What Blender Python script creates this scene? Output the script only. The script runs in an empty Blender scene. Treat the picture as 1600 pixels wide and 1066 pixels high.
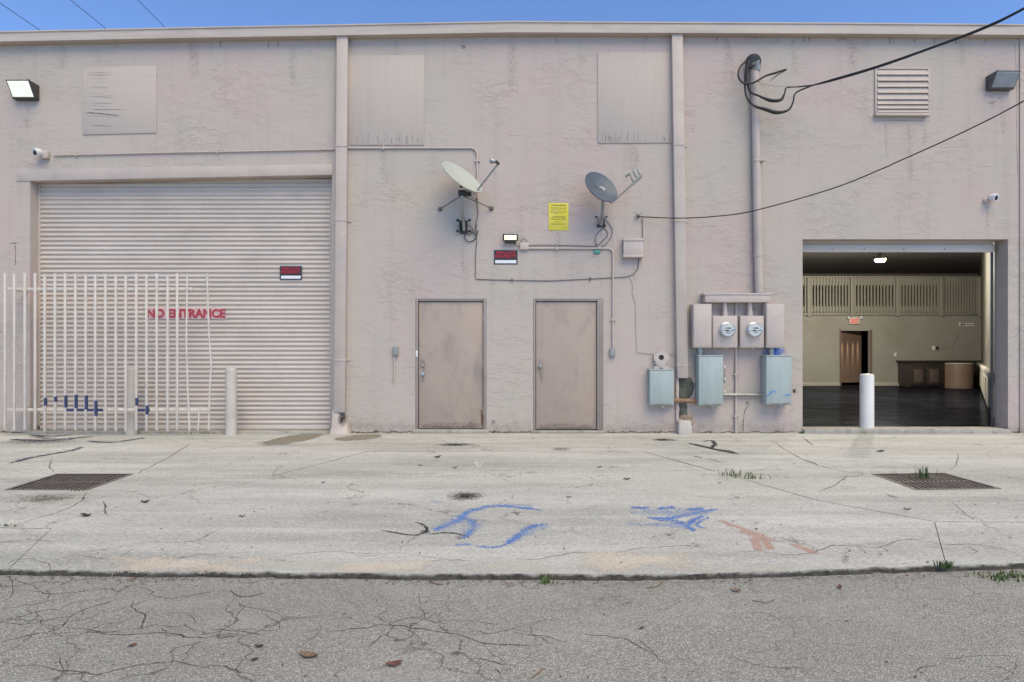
import bpy, bmesh, math, random
from mathutils import Vector, Matrix
from mathutils.geometry import tessellate_polygon
random.seed(7)
R = math.radians
scene = bpy.context.scene
COL = scene.collection

# ------------------------------------------------------------------ camera
CAMZ = 1.27            # eye height above the apron
WALLY = 10.0           # distance of the facade
ROADZ = -0.03
cam_data = bpy.data.cameras.new('camera')
cam = bpy.data.objects.new('camera', cam_data)
COL.objects.link(cam)
cam.location = (0, 0, CAMZ)
cam.rotation_euler = (R(90), 0, 0)
cam_data.sensor_width = 36.0
cam_data.lens = 22.5
cam_data.shift_y = 17 / 1600
cam_data.clip_start = 0.05
cam_data.clip_end = 2000
scene.camera = cam

# ------------------------------------------------------------------ sky and sun
SUN_EL, SUN_AZ = 54.0, 152.0
world = bpy.data.worlds.new('World')
scene.world = world
world.use_nodes = True
wn = world.node_tree
bg = wn.nodes['Background']
sky = wn.nodes.new('ShaderNodeTexSky')
sky.sky_type = 'NISHITA'
sky.sun_disc = False
sky.sun_elevation = R(SUN_EL)
sky.sun_rotation = R(SUN_AZ)
sky.air_density = 0.5
sky.dust_density = 0.0
sky.ozone_density = 5.5
wn.links.new(sky.outputs[0], bg.inputs[0])
bg.inputs[1].default_value = 0.145
sun_data = bpy.data.lights.new('sun', 'SUN')
sun = bpy.data.objects.new('sun', sun_data)
COL.objects.link(sun)
sun_data.energy = 1.5
sun_data.angle = R(48)
sun_data.color = (1.0, 0.86, 0.55)
sdir = Vector((math.sin(R(SUN_AZ)) * math.cos(R(SUN_EL)), math.cos(R(SUN_AZ)) * math.cos(R(SUN_EL)), math.sin(R(SUN_EL))))
sun.rotation_euler = sdir.to_track_quat('Z', 'Y').to_euler()
sun.location = (4, -8, 14)

scene.view_settings.view_transform = 'Standard'
scene.view_settings.look = 'None'
scene.view_settings.exposure = 1.21
scene.view_settings.gamma = 1.0
scene.view_settings.use_curve_mapping = False
scene.render.engine = 'CYCLES'
scene.cycles.use_denoising = True
scene.cycles.max_bounces = 6
scene.cycles.diffuse_bounces = 3
scene.cycles.glossy_bounces = 3
scene.cycles.transparent_max_bounces = 12

# ------------------------------------------------------------------ places
def P(x, y, d=0.0):
    """photo position -> point standing d metres out from the facade"""
    Y = WALLY - d
    return Vector(((x - 800) * Y / 1000, Y, CAMZ + (550 - y) * Y / 1000))
def G(x, y, z=0.0):
    """photo position -> point on the level ground of height z"""
    Y = (CAMZ - z) * 1000 / (y - 550)
    return Vector(((x - 800) * Y / 1000, Y, z))
def wx(x): return (x - 800) / 100.0
def wz(y): return CAMZ + (550 - y) / 100.0

# ------------------------------------------------------------------ materials
def nd(nt, typ, **kw):
    n = nt.nodes.new(typ)
    for k, v in kw.items():
        setattr(n, k, v)
    return n
def lk(nt, a, b): nt.links.new(a, b)
def base_mat(name):
    m = bpy.data.materials.new(name); m.use_nodes = True
    nt = m.node_tree
    return m, nt, nt.nodes['Principled BSDF']
def vec(nt, scale=(1, 1, 1), rot=(0, 0, 0)):
    g = nd(nt, 'ShaderNodeNewGeometry')
    mp = nd(nt, 'ShaderNodeMapping')
    mp.inputs['Scale'].default_value = scale
    mp.inputs['Rotation'].default_value = rot
    lk(nt, g.outputs['Position'], mp.inputs['Vector'])
    return mp.outputs[0]
def noise(nt, v, scale, detail=4, rough=0.55, dist=0.0):
    n = nd(nt, 'ShaderNodeTexNoise')
    n.inputs['Scale'].default_value = scale
    n.inputs['Detail'].default_value = detail
    n.inputs['Roughness'].default_value = rough
    n.inputs['Distortion'].default_value = dist
    lk(nt, v, n.inputs['Vector'])
    return n.outputs[0]
def ramp(nt, fac, stops):
    r = nd(nt, 'ShaderNodeValToRGB')
    el = r.color_ramp.elements
    while len(el) < len(stops): el.new(0.5)
    for e, (p, c) in zip(el, stops):
        e.position = p
        e.color = (c, c, c, 1) if not hasattr(c, '__len__') else (*c, 1)
    lk(nt, fac, r.inputs[0])
    return r.outputs[0]
def mixc(nt, fac, a, b, mode='MIX'):
    n = nd(nt, 'ShaderNodeMix', data_type='RGBA', blend_type=mode)
    for inp, val in ((n.inputs[0], fac), (n.inputs[6], a), (n.inputs[7], b)):
        if hasattr(val, 'node'): lk(nt, val, inp)
        elif hasattr(val, '__len__'): inp.default_value = (*val, 1)
        else: inp.default_value = val
    return n.outputs[2]
def math_(nt, op, a, b=0.0, clamp=False):
    n = nd(nt, 'ShaderNodeMath', operation=op, use_clamp=clamp)
    for inp, val in ((n.inputs[0], a), (n.inputs[1], b)):
        if hasattr(val, 'node'): lk(nt, val, inp)
        else: inp.default_value = val
    return n.outputs[0]
def bump(nt, bs, h, dist, strength=1.0, normal=None):
    b = nd(nt, 'ShaderNodeBump')
    b.inputs['Strength'].default_value = strength
    b.inputs['Distance'].default_value = dist
    lk(nt, h, b.inputs['Height'])
    if normal is not None: lk(nt, normal, b.inputs['Normal'])
    lk(nt, b.outputs[0], bs.inputs['Normal'])
    return b.outputs[0]

def plain(name, col, rough=0.6, metal=0.0, var=0.12, vs=4.0, dirt=None, damt=0.4, dscale=2.0, bmp=0.0, bs_=120, stretch=(1, 1, 1), spec=0.4):
    m, nt, bs = base_mat(name)
    v = vec(nt, stretch)
    n = noise(nt, v, vs, 5, 0.6)
    lo = [c * (1 - var) for c in col]; hi = [min(1, c * (1 + var)) for c in col]
    c = ramp(nt, n, [(0.3, lo), (0.7, hi)])
    if dirt:
        n2 = noise(nt, v, dscale, 6, 0.65, 0.4)
        f = math_(nt, 'MULTIPLY', ramp(nt, n2, [(0.5, 0.0), (0.72, 1.0)]), damt)
        c = mixc(nt, f, c, dirt)
    lk(nt, c, bs.inputs['Base Color'])
    rr = ramp(nt, noise(nt, v, vs * 3, 3), [(0.3, rough * 0.85), (0.7, min(1, rough * 1.15))])
    lk(nt, rr, bs.inputs['Roughness'])
    bs.inputs['Metallic'].default_value = metal
    bs.inputs['Specular IOR Level'].default_value = spec
    if bmp:
        bump(nt, bs, noise(nt, v, bs_, 3), bmp)
    return m

def stucco(name, c1, c2, c3, base_dirt=True, depth=0.0054):
    """skip-trowelled stucco: broken plates dragged sideways, repainted in slightly different tints"""
    m, nt, bs = base_mat(name)
    v = vec(nt)
    vh = vec(nt, (0.75, 0.9, 1.25), (0, R(8), 0))
    big = noise(nt, v, 0.42, 3, 0.5)
    big2 = noise(nt, v, 1.1, 5, 0.6)
    c = mixc(nt, ramp(nt, big, [(0.42, 0.0), (0.58, 1.0)]), c1, c2)
    c = mixc(nt, math_(nt, 'MULTIPLY', ramp(nt, big2, [(0.48, 0.0), (0.66, 1.0)]), 0.75), c, c3)
    # long faint run-down streaks and smudges
    vs_ = vec(nt, (5.0, 5.0, 0.35))
    st = noise(nt, vs_, 1.0, 4, 0.6)
    c = mixc(nt, math_(nt, 'MULTIPLY', ramp(nt, st, [(0.52, 0.0), (0.75, 1.0)]), 0.22), c, [x * 0.62 for x in c3])
    sp = noise(nt, v, 3.1, 6, 0.7)
    c = mixc(nt, math_(nt, 'MULTIPLY', ramp(nt, sp, [(0.64, 0.0), (0.74, 1.0)]), 0.25), c, [x * 0.55 for x in c3])
    if base_dirt:
        g = nd(nt, 'ShaderNodeNewGeometry')
        sx = nd(nt, 'ShaderNodeSeparateXYZ'); lk(nt, g.outputs['Position'], sx.inputs[0])
        wob = noise(nt, vec(nt, (3, 3, 3)), 2.0, 5, 0.7)
        zz = math_(nt, 'ADD', sx.outputs[2], math_(nt, 'MULTIPLY', math_(nt, 'SUBTRACT', wob, 0.5), 0.32))
        f = ramp(nt, zz, [(0.0, 1.0), (0.10, 0.45), (0.34, 0.0)])
        f = math_(nt, 'MULTIPLY', f, ramp(nt, noise(nt, v, 9, 5, 0.7), [(0.4, 0.12), (0.7, 0.75)]))
        c = mixc(nt, f, c, (0.19, 0.165, 0.125))
    lk(nt, c, bs.inputs['Base Color'])
    bs.inputs['Roughness'].default_value = 0.82
    bs.inputs['Specular IOR Level'].default_value = 0.25
    p1 = noise(nt, vh, 5.5, 7, 0.66, 0.5)
    p2 = noise(nt, vec(nt, (0.6, 0.9, 1.5), (0, R(-14), 0)), 8.5, 6, 0.66, 0.4)
    plate = ramp(nt, p1, [(0.30, 0.0), (0.47, 0.45), (0.505, 1.0), (0.75, 0.8)])
    plate2 = ramp(nt, p2, [(0.42, 0.0), (0.54, 0.2), (0.58, 1.0), (0.8, 0.85)])
    amount = ramp(nt, noise(nt, v, 1.15, 4), [(0.38, 0.12), (0.64, 1.0)])
    h = math_(nt, 'ADD', math_(nt, 'MULTIPLY', plate, amount), math_(nt, 'MULTIPLY', math_(nt, 'MULTIPLY', plate2, 0.6), amount))
    h = math_(nt, 'ADD', h, math_(nt, 'MULTIPLY', noise(nt, v, 55, 4, 0.7), 0.22))
    bump(nt, bs, h, depth, 0.9)
    return m

def decal(name, col, soft=0.5, nk=0.6, ns=14.0, density=1.0, col2=None, shape='stroke', rough=0.8, nstretch=(1, 1, 1), grain=0.006):
    """paint, stain or crack with its own ragged outline; uv.x runs along (0..1), uv.y across (0..1)"""
    m, nt, bs = base_mat(name)
    uv = nd(nt, 'ShaderNodeUVMap'); uv.uv_map = 'UVMap'
    s = nd(nt, 'ShaderNodeSeparateXYZ'); lk(nt, uv.outputs[0], s.inputs[0])
    u = math_(nt, 'ABSOLUTE', math_(nt, 'SUBTRACT', math_(nt, 'MULTIPLY', s.outputs[0], 2.0), 1.0))
    w = math_(nt, 'ABSOLUTE', math_(nt, 'SUBTRACT', math_(nt, 'MULTIPLY', s.outputs[1], 2.0), 1.0))
    v = vec(nt, nstretch)
    n = noise(nt, v, ns, 6, 0.68)
    nn = math_(nt, 'MULTIPLY', math_(nt, 'SUBTRACT', n, 0.5), nk * 2)
    if shape == 'stroke':
        e = math_(nt, 'SUBTRACT', 1.0, w)
        e2 = math_(nt, 'MULTIPLY', math_(nt, 'SUBTRACT', 1.0, u), 7.0)
        e = math_(nt, 'MINIMUM', e, e2)
    else:
        rr = math_(nt, 'SQRT', math_(nt, 'ADD', math_(nt, 'MULTIPLY', u, u), math_(nt, 'MULTIPLY', w, w)))
        if shape == 'patch':
            rr = math_(nt, 'MAXIMUM', math_(nt, 'POWER', u, 2.0), w)
        e = math_(nt, 'SUBTRACT', 1.0, rr)
    edge0 = e
    # never cut by the sheet's own border
    e = math_(nt, 'ADD', e, nn)
    a = nd(nt, 'ShaderNodeMapRange', interpolation_type='SMOOTHSTEP'); a.inputs[1].default_value = nk * 0.35; a.inputs[2].default_value = nk * 0.35 + soft
    lk(nt, e, a.inputs[0])
    b = nd(nt, 'ShaderNodeMapRange'); b.inputs[1].default_value = 0.0; b.inputs[2].default_value = 0.12
    lk(nt, edge0, b.inputs[0])
    al = math_(nt, 'MULTIPLY', math_(nt, 'MULTIPLY', a.outputs[0], b.outputs[0]), density)
    # the mark is a stipple of opaque grains, denser towards its middle
    gv = nd(nt, 'ShaderNodeTexWhiteNoise', noise_dimensions='3D')
    sn = nd(nt, 'ShaderNodeVectorMath', operation='SNAP'); sn.inputs[1].default_value = (grain, grain, grain)
    gg = nd(nt, 'ShaderNodeNewGeometry'); av = nd(nt, 'ShaderNodeVectorMath', operation='ADD'); av.inputs[1].default_value = (0.0011, 0.0013, 0.5017)
    lk(nt, gg.outputs['Position'], av.inputs[0]); lk(nt, av.outputs[0], sn.inputs[0]); lk(nt, sn.outputs[0], gv.inputs['Vector'])
    al = math_(nt, 'GREATER_THAN', al, math_(nt, 'ADD', math_(nt, 'MULTIPLY', gv.outputs['Value'], 0.96), 0.02))
    c = ramp(nt, noise(nt, v, ns * 0.6, 4), [(0.35, col), (0.65, col2 or [x * 0.8 for x in col])])
    lk(nt, c, bs.inputs['Base Color'])
    bs.inputs['Roughness'].default_value = rough
    bs.inputs['Specular IOR Level'].default_value = 0.2
    lk(nt, al, bs.inputs['Alpha'])
    return m

M = {}
WALL_A, WALL_B, WALL_C = (0.468, 0.398, 0.337), (0.486, 0.388, 0.342), (0.446, 0.400, 0.334)
M['stucco'] = stucco('stucco_paint', WALL_A, WALL_B, WALL_C)
M['trim'] = plain('trim_paint', (0.478, 0.398, 0.342), 0.6, var=0.06, vs=3, dirt=(0.3, 0.26, 0.24), damt=0.35, dscale=2.2, bmp=0.0015, bs_=60)
M['box_paint'] = plain('painted_metal_box', (0.498, 0.414, 0.358), 0.5, var=0.05, vs=5, dirt=(0.33, 0.28, 0.26), damt=0.3, dscale=4)
M['gutter'] = plain('gutter_paint', (0.482, 0.405, 0.342), 0.5, var=0.07, vs=2.0, dirt=(0.27, 0.23, 0.2), damt=0.45, dscale=1.6, stretch=(0.5, 1, 4))
M['ply'] = plain('weathered_plywood', (0.478, 0.400, 0.343), 0.8, var=0.025, vs=3, dirt=(0.42, 0.348, 0.298), damt=0.45, dscale=2.2, bmp=0.002, bs_=7, stretch=(5, 1, 0.35))
M['ply_h'] = plain('weathered_plywood_sideways', (0.476, 0.400, 0.343), 0.8, var=0.025, vs=3, dirt=(0.42, 0.348, 0.298), damt=0.45, dscale=2.2, bmp=0.002, bs_=7, stretch=(0.35, 1, 5))
M['door'] = plain('door_tan_paint', (0.385, 0.297, 0.235), 0.5, var=0.07, vs=1.4, dirt=(0.23, 0.195, 0.175), damt=0.75, dscale=2.1, bmp=0.0015, bs_=9, stretch=(1.3, 1, 0.7))
M['door_frame'] = plain('door_frame_paint', (0.295, 0.245, 0.212), 0.5, var=0.08, vs=3, dirt=(0.17, 0.14, 0.12), damt=0.4)
M['slat'] = plain('roller_slat_paint', (0.555, 0.472, 0.402), 0.45, var=0.06, vs=1.1, dirt=(0.44, 0.375, 0.315), damt=0.4, dscale=1.3, stretch=(1, 1, 2))
M['gate'] = plain('gate_paint', (0.60, 0.53, 0.455), 0.5, var=0.07, vs=6, dirt=(0.35, 0.28, 0.23), damt=0.4, dscale=9)
M['bollard'] = plain('bollard_paint', (0.50, 0.445, 0.385), 0.55, var=0.06, vs=5, dirt=(0.33, 0.29, 0.26), damt=0.45, dscale=4)
M['bollard_white'] = plain('bollard_white_paint', (0.70, 0.67, 0.61), 0.5, var=0.05, vs=5, dirt=(0.45, 0.42, 0.39), damt=0.4, dscale=4)
M['bluebox'] = plain('blue_grey_enamel', (0.345, 0.392, 0.360), 0.42, var=0.05, vs=3, dirt=(0.40, 0.44, 0.43), damt=0.5, dscale=3, stretch=(4, 4, 0.8))
M['galv'] = plain('galvanised_steel', (0.33, 0.33, 0.31), 0.45, 0.6, var=0.15, vs=14, dirt=(0.2, 0.17, 0.14), damt=0.4, dscale=20)
M['greybox'] = plain('grey_outlet_box', (0.26, 0.26, 0.25), 0.5, var=0.1, vs=12)
M['dark'] = plain('dark_metal', (0.045, 0.042, 0.04), 0.5, 0.3, var=0.25, vs=20)
M['rubber'] = plain('black_cable_jacket', (0.022, 0.022, 0.023), 0.55, var=0.3, vs=20)
M['cable_grey'] = plain('grey_cable_jacket', (0.15, 0.13, 0.125), 0.6, var=0.2, vs=12)
M['bronze'] = plain('bronze_fixture', (0.075, 0.07, 0.06), 0.45, 0.4, var=0.15, vs=10)
M['fixture_grey'] = plain('grey_fixture', (0.10, 0.10, 0.105), 0.45, 0.4, var=0.15, vs=10)
M['dish_white'] = plain('dish_offwhite', (0.43, 0.44, 0.38), 0.5, var=0.05, vs=4, dirt=(0.34, 0.34, 0.28), damt=0.5, dscale=4)
M['dish_grey'] = plain('dish_slate', (0.085, 0.10, 0.125), 0.45, var=0.08, vs=4, dirt=(0.14, 0.16, 0.18), damt=0.5, dscale=5)
M['lnb'] = plain('lnb_beige', (0.36, 0.35, 0.29), 0.5, var=0.08, vs=10, dirt=(0.2, 0.19, 0.15), damt=0.4, dscale=10)
M['white_plastic'] = plain('white_plastic', (0.66, 0.645, 0.62), 0.4, var=0.04, vs=6)
M['black'] = plain('black_gloss', (0.012, 0.012, 0.014), 0.15, var=0.1)
M['knob'] = plain('worn_brass_knob', (0.42, 0.37, 0.30), 0.3, 0.9, var=0.1, vs=30)
M['steel'] = plain('plain_steel', (0.5, 0.49, 0.47), 0.3, 0.9, var=0.1, vs=30)
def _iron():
    m, nt, bs = base_mat('worn_iron_shaded_sides')
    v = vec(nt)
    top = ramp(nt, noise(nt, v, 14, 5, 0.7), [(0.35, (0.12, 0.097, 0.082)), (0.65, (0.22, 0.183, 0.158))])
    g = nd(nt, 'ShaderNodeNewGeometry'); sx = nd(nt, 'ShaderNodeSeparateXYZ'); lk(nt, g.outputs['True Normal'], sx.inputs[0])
    c = mixc(nt, math_(nt, 'GREATER_THAN', sx.outputs[2], 0.7), (0.02, 0.016, 0.013), top)  # tops worn iron; grimy sides coloured near black, gap shade included
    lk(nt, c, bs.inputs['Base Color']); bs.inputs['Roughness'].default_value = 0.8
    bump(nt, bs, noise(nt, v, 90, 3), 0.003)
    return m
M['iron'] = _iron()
M['pit'] = plain('pit_dirt', (0.02, 0.017, 0.015), 0.95, var=0.3)
M['rust'] = plain('rusted_pipe', (0.26, 0.15, 0.085), 0.85, var=0.25, vs=16, dirt=(0.42, 0.33, 0.25), damt=0.8, dscale=14, bmp=0.006, bs_=60)
M['crumble'] = plain('crumbled_plaster', (0.46, 0.34, 0.245), 0.95, var=0.2, vs=14, dirt=(0.20, 0.095, 0.045), damt=0.9, dscale=7, bmp=0.01, bs_=60)
M['chase'] = plain('bare_mortar', (0.115, 0.115, 0.085), 0.95, var=0.3, vs=9, dirt=(0.045, 0.04, 0.03), damt=0.8, dscale=8, bmp=0.02, bs_=25)
M['teal'] = plain('teal_plastic', (0.06, 0.27, 0.22), 0.5)
M['sign_yellow'] = plain('sign_yellow', (0.66, 0.56, 0.045), 0.5, var=0.05, vs=8, dirt=(0.62, 0.57, 0.22), damt=0.6, dscale=7)
M['sign_black'] = plain('sign_black', (0.022, 0.022, 0.024), 0.45, var=0.1)
M['sign_border'] = plain('sign_grey_border', (0.085, 0.10, 0.11), 0.5, var=0.05)
M['sign_red'] = plain('sign_red', (0.42, 0.012, 0.022), 0.45, var=0.06, vs=20)
M['sign_white'] = plain('sign_white', (0.74, 0.72, 0.72), 0.5, var=0.04)
M['sign_ink'] = plain('sign_ink', (0.19, 0.155, 0.02), 0.6, var=0.1)
M['sign_ink_dark'] = plain('sign_ink_dark', (0.06, 0.05, 0.015), 0.6, var=0.1)
M['stencil_red'] = plain('stencil_red_paint', (0.36, 0.035, 0.055), 0.6, var=0.12, vs=30, dirt=(0.5, 0.3, 0.3), damt=0.4, dscale=25)
M['stencil_back'] = decal('stencil_pale_backing', (0.66, 0.45, 0.43), 0.2, 0.2, 20, 0.95, shape='patch')
M['meter_glass'], _nt, _b = base_mat('meter_glass')
_b.inputs['Base Color'].default_value = (0.9, 0.95, 0.96, 1); _b.inputs['Roughness'].default_value = 0.04
_b.inputs['Transmission Weight'].default_value = 1.0; _b.inputs['IOR'].default_value = 1.15
M['meter_face'] = plain('meter_face', (0.66, 0.65, 0.62), 0.5, var=0.05)
def emit(name, col, s, var=0.0):
    m, nt, bs = base_mat(name)
    bs.inputs['Base Color'].default_value = (*col, 1)
    if var:
        n = noise(nt, vec(nt, (1, 1, 1)), 9, 3)
        e = ramp(nt, n, [(0.35, s * (1 - var)), (0.65, s)])
        r = nd(nt, 'ShaderNodeRGB'); 
        bs.inputs['Emission Color'].default_value = (*col, 1)
        mm = math_(nt, 'MULTIPLY', ramp(nt, n, [(0.35, 1 - var), (0.65, 1.0)]), s)
        lk(nt, mm, bs.inputs['Emission Strength'])
    else:
        bs.inputs['Emission Color'].default_value = (*col, 1)
        bs.inputs['Emission Strength'].default_value = s
    return m
M['lamp_lit'] = emit('lit_lens', (0.95, 0.97, 0.78), 0.22, 0.35)
M['led'] = emit('led_cells', (1.0, 0.97, 0.55), 0.42, 0.15)
M['lens_off'] = plain('unlit_lens', (0.30, 0.31, 0.32), 0.2, var=0.15, vs=5)
M['ceiling_glow'] = emit('ceiling_lamp_glow', (1.0, 0.86, 0.60), 0.75)
M['in_wall'] = plain('olive_interior_paint', (0.298, 0.283, 0.238), 0.7, var=0.06, vs=0.5, dirt=(0.22, 0.198, 0.145), damt=0.6, dscale=0.7)
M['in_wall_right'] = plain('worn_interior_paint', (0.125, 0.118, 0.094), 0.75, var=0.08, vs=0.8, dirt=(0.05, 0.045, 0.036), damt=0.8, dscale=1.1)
M['in_dark'] = plain('charcoal_ceiling_paint', (0.21, 0.19, 0.172), 0.85, var=0.06, vs=0.6)
M['in_rail'] = plain('olive_railing_paint', (0.275, 0.262, 0.21), 0.6, var=0.08, vs=1.0)
M['in_base'] = plain('pale_baseboard', (0.42, 0.39, 0.32), 0.6, var=0.05)
M['espresso'] = plain('espresso_wood', (0.045, 0.036, 0.032), 0.3, var=0.25, vs=5, stretch=(1, 1, 8))
M['espresso_panel'] = plain('espresso_panel', (0.11, 0.082, 0.068), 0.35, var=0.25, vs=5, stretch=(8, 1, 1))
M['brown_lam'] = plain('brown_laminate', (0.17, 0.115, 0.085), 0.45, var=0.1, vs=2)
M['exit_red'] = emit('exit_letters', (0.9, 0.05, 0.09), 0.12)
M['exit_box'] = plain('exit_box', (0.55, 0.50, 0.42), 0.5, var=0.05)
M['leaf_red'] = plain('dry_red_leaf', (0.16, 0.062, 0.042), 0.6, var=0.3, vs=40)
M['leaf_tan'] = plain('dry_tan_leaf', (0.21, 0.135, 0.09), 0.7, var=0.3, vs=40)
M['leaf_dark'] = plain('dark_leaf', (0.055, 0.042, 0.03), 0.8, var=0.3, vs=40)
M['grass'] = plain('grass_green', (0.085, 0.125, 0.035), 0.6, var=0.35, vs=30)
M['grass_dry'] = plain('grass_dry', (0.22, 0.20, 0.075), 0.7, var=0.35, vs=30)
M['pebble'] = plain('pale_scrap', (0.55, 0.54, 0.51), 0.7, var=0.15, vs=30)

# interior floor: glossy black sealed concrete
def _floor():
    m, nt, bs = base_mat('black_polished_floor')
    v = vec(nt, (0.7, 2.2, 1))
    n = noise(nt, v, 1.6, 7, 0.68, 0.8)
    lk(nt, ramp(nt, n, [(0.36, (0.004, 0.004, 0.006)), (0.55, (0.010, 0.0105, 0.013)), (0.72, (0.032, 0.034, 0.040))]), bs.inputs['Base Color'])
    lk(nt, ramp(nt, n, [(0.3, 0.10), (0.7, 0.30)]), bs.inputs['Roughness'])
    bs.inputs['Specular IOR Level'].default_value = 0.0
    gl = nd(nt, 'ShaderNodeBsdfGlossy'); gl.inputs['Color'].default_value = (0.72, 0.80, 0.95, 1); gl.inputs['Roughness'].default_value = 0.13
    bp_ = nd(nt, 'ShaderNodeBump'); bp_.inputs['Distance'].default_value = 0.012; bp_.inputs['Strength'].default_value = 0.6; lk(nt, noise(nt, v, 2.6, 6), bp_.inputs['Height']); lk(nt, bp_.outputs[0], gl.inputs['Normal'])
    mx = nd(nt, 'ShaderNodeMixShader'); lk(nt, ramp(nt, n, [(0.35, 0.10), (0.65, 0.24)]), mx.inputs[0]); lk(nt, bs.outputs[0], mx.inputs[1]); lk(nt, gl.outputs[0], mx.inputs[2])
    lk(nt, mx.outputs[0], nt.nodes['Material Output'].inputs['Surface'])
    return m
M['in_floor'] = _floor()

def concrete(name):
    m, nt, bs = base_mat(name)
    v = vec(nt); vb = vec(nt, (0.35, 1.3, 1))
    c = ramp(nt, noise(nt, vb, 0.9, 6, 0.6), [(0.32, (0.34, 0.328, 0.295)), (0.5, (0.49, 0.473, 0.43)), (0.68, (0.61, 0.59, 0.535))])
    c = mixc(nt, math_(nt, 'MULTIPLY', ramp(nt, noise(nt, vec(nt, (0.22, 2.2, 1), (0, 0, R(2))), 1.4, 5, 0.65), [(0.48, 0.0), (0.66, 1.0)]), 0.5), c, (0.30, 0.29, 0.262))
    c = mixc(nt, math_(nt, 'MULTIPLY', ramp(nt, noise(nt, vec(nt, (0.15, 1.8, 1), (0, 0, R(-3))), 1.9, 4, 0.6), [(0.53, 0.0), (0.68, 1.0)]), 0.6), c, (0.62, 0.60, 0.535))
    c = mixc(nt, math_(nt, 'MULTIPLY', ramp(nt, noise(nt, v, 2.3, 7, 0.75), [(0.56, 0.0), (0.70, 1.0)]), 0.4), c, (0.27, 0.255, 0.22))
    c = mixc(nt, math_(nt, 'MULTIPLY', ramp(nt, noise(nt, vec(nt, (0.9, 1.0, 1)), 5.5, 7, 0.72), [(0.50, 0.0), (0.66, 1.0)]), 0.34), c, (0.32, 0.305, 0.265))
    c = mixc(nt, math_(nt, 'MULTIPLY', ramp(nt, noise(nt, vec(nt, (1.0, 0.9, 1), (0, 0, 1)), 4.1, 7, 0.72), [(0.54, 0.0), (0.68, 1.0)]), 0.34), c, (0.62, 0.60, 0.54))
    # grit: fine dark and pale grains
    c = mixc(nt, math_(nt, 'MULTIPLY', ramp(nt, noise(nt, v, 42, 5, 0.8), [(0.50, 0.0), (0.62, 1.0)]), 0.72), c, (0.25, 0.238, 0.20))
    c = mixc(nt, math_(nt, 'MULTIPLY', ramp(nt, noise(nt, vec(nt, (0.8, 1.2, 1)), 13, 5, 0.75), [(0.5, 0.0), (0.66, 1.0)]), 0.36), c, (0.31, 0.295, 0.25))
    c = mixc(nt, math_(nt, 'MULTIPLY', ramp(nt, noise(nt, vec(nt, (0.3, 0.8, 1)), 0.6, 4, 0.6), [(0.48, 0.0), (0.66, 1.0)]), 0.35), c, (0.55, 0.515, 0.45))
    c = mixc(nt, math_(nt, 'MULTIPLY', ramp(nt, noise(nt, v, 34, 5, 0.8), [(0.52, 0.0), (0.63, 1.0)]), 0.72), c, (0.66, 0.645, 0.565))
    vo = nd(nt, 'ShaderNodeTexVoronoi'); vo.inputs['Scale'].default_value = 7.0; lk(nt, v, vo.inputs['Vector'])
    spot = math_(nt, 'MULTIPLY', ramp(nt, vo.outputs['Distance'], [(0.05, 1.0), (0.09, 0.0)]), ramp(nt, noise(nt, v, 1.7, 4), [(0.5, 0.0), (0.62, 0.75)]))
    c = mixc(nt, spot, c, (0.12, 0.10, 0.085))
    wob = nd(nt, 'ShaderNodeTexNoise'); wob.inputs['Scale'].default_value = 1.6; wob.inputs['Detail'].default_value = 6; wob.inputs['Roughness'].default_value = 0.65; lk(nt, v, wob.inputs['Vector'])
    sc = nd(nt, 'ShaderNodeVectorMath', operation='SCALE'); sc.inputs['Scale'].default_value = 0.8; lk(nt, wob.outputs['Color'], sc.inputs[0])
    ad = nd(nt, 'ShaderNodeVectorMath', operation='ADD'); lk(nt, v, ad.inputs[0]); lk(nt, sc.outputs[0], ad.inputs[1])
    ve = nd(nt, 'ShaderNodeTexVoronoi', feature='DISTANCE_TO_EDGE'); ve.inputs['Scale'].default_value = 0.85; lk(nt, ad.outputs[0], ve.inputs['Vector'])
    hair = math_(nt, 'MULTIPLY', ramp(nt, ve.outputs['Distance'], [(0.002, 1.0), (0.009, 0.0)]), ramp(nt, noise(nt, v, 1.9, 5, 0.7), [(0.45, 0.0), (0.58, 0.85)]))
    c = mixc(nt, hair, c, (0.14, 0.12, 0.095))
    lk(nt, c, bs.inputs['Base Color'])
    bs.inputs['Roughness'].default_value = 0.85
    bs.inputs['Specular IOR Level'].default_value = 0.25
    h = math_(nt, 'ADD', noise(nt, v, 60, 4, 0.7), math_(nt, 'MULTIPLY', noise(nt, vb, 6, 5, 0.6), 1.4))
    bump(nt, bs, h, 0.006, 0.7)
    return m
M['concrete'] = concrete('worn_concrete')

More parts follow.
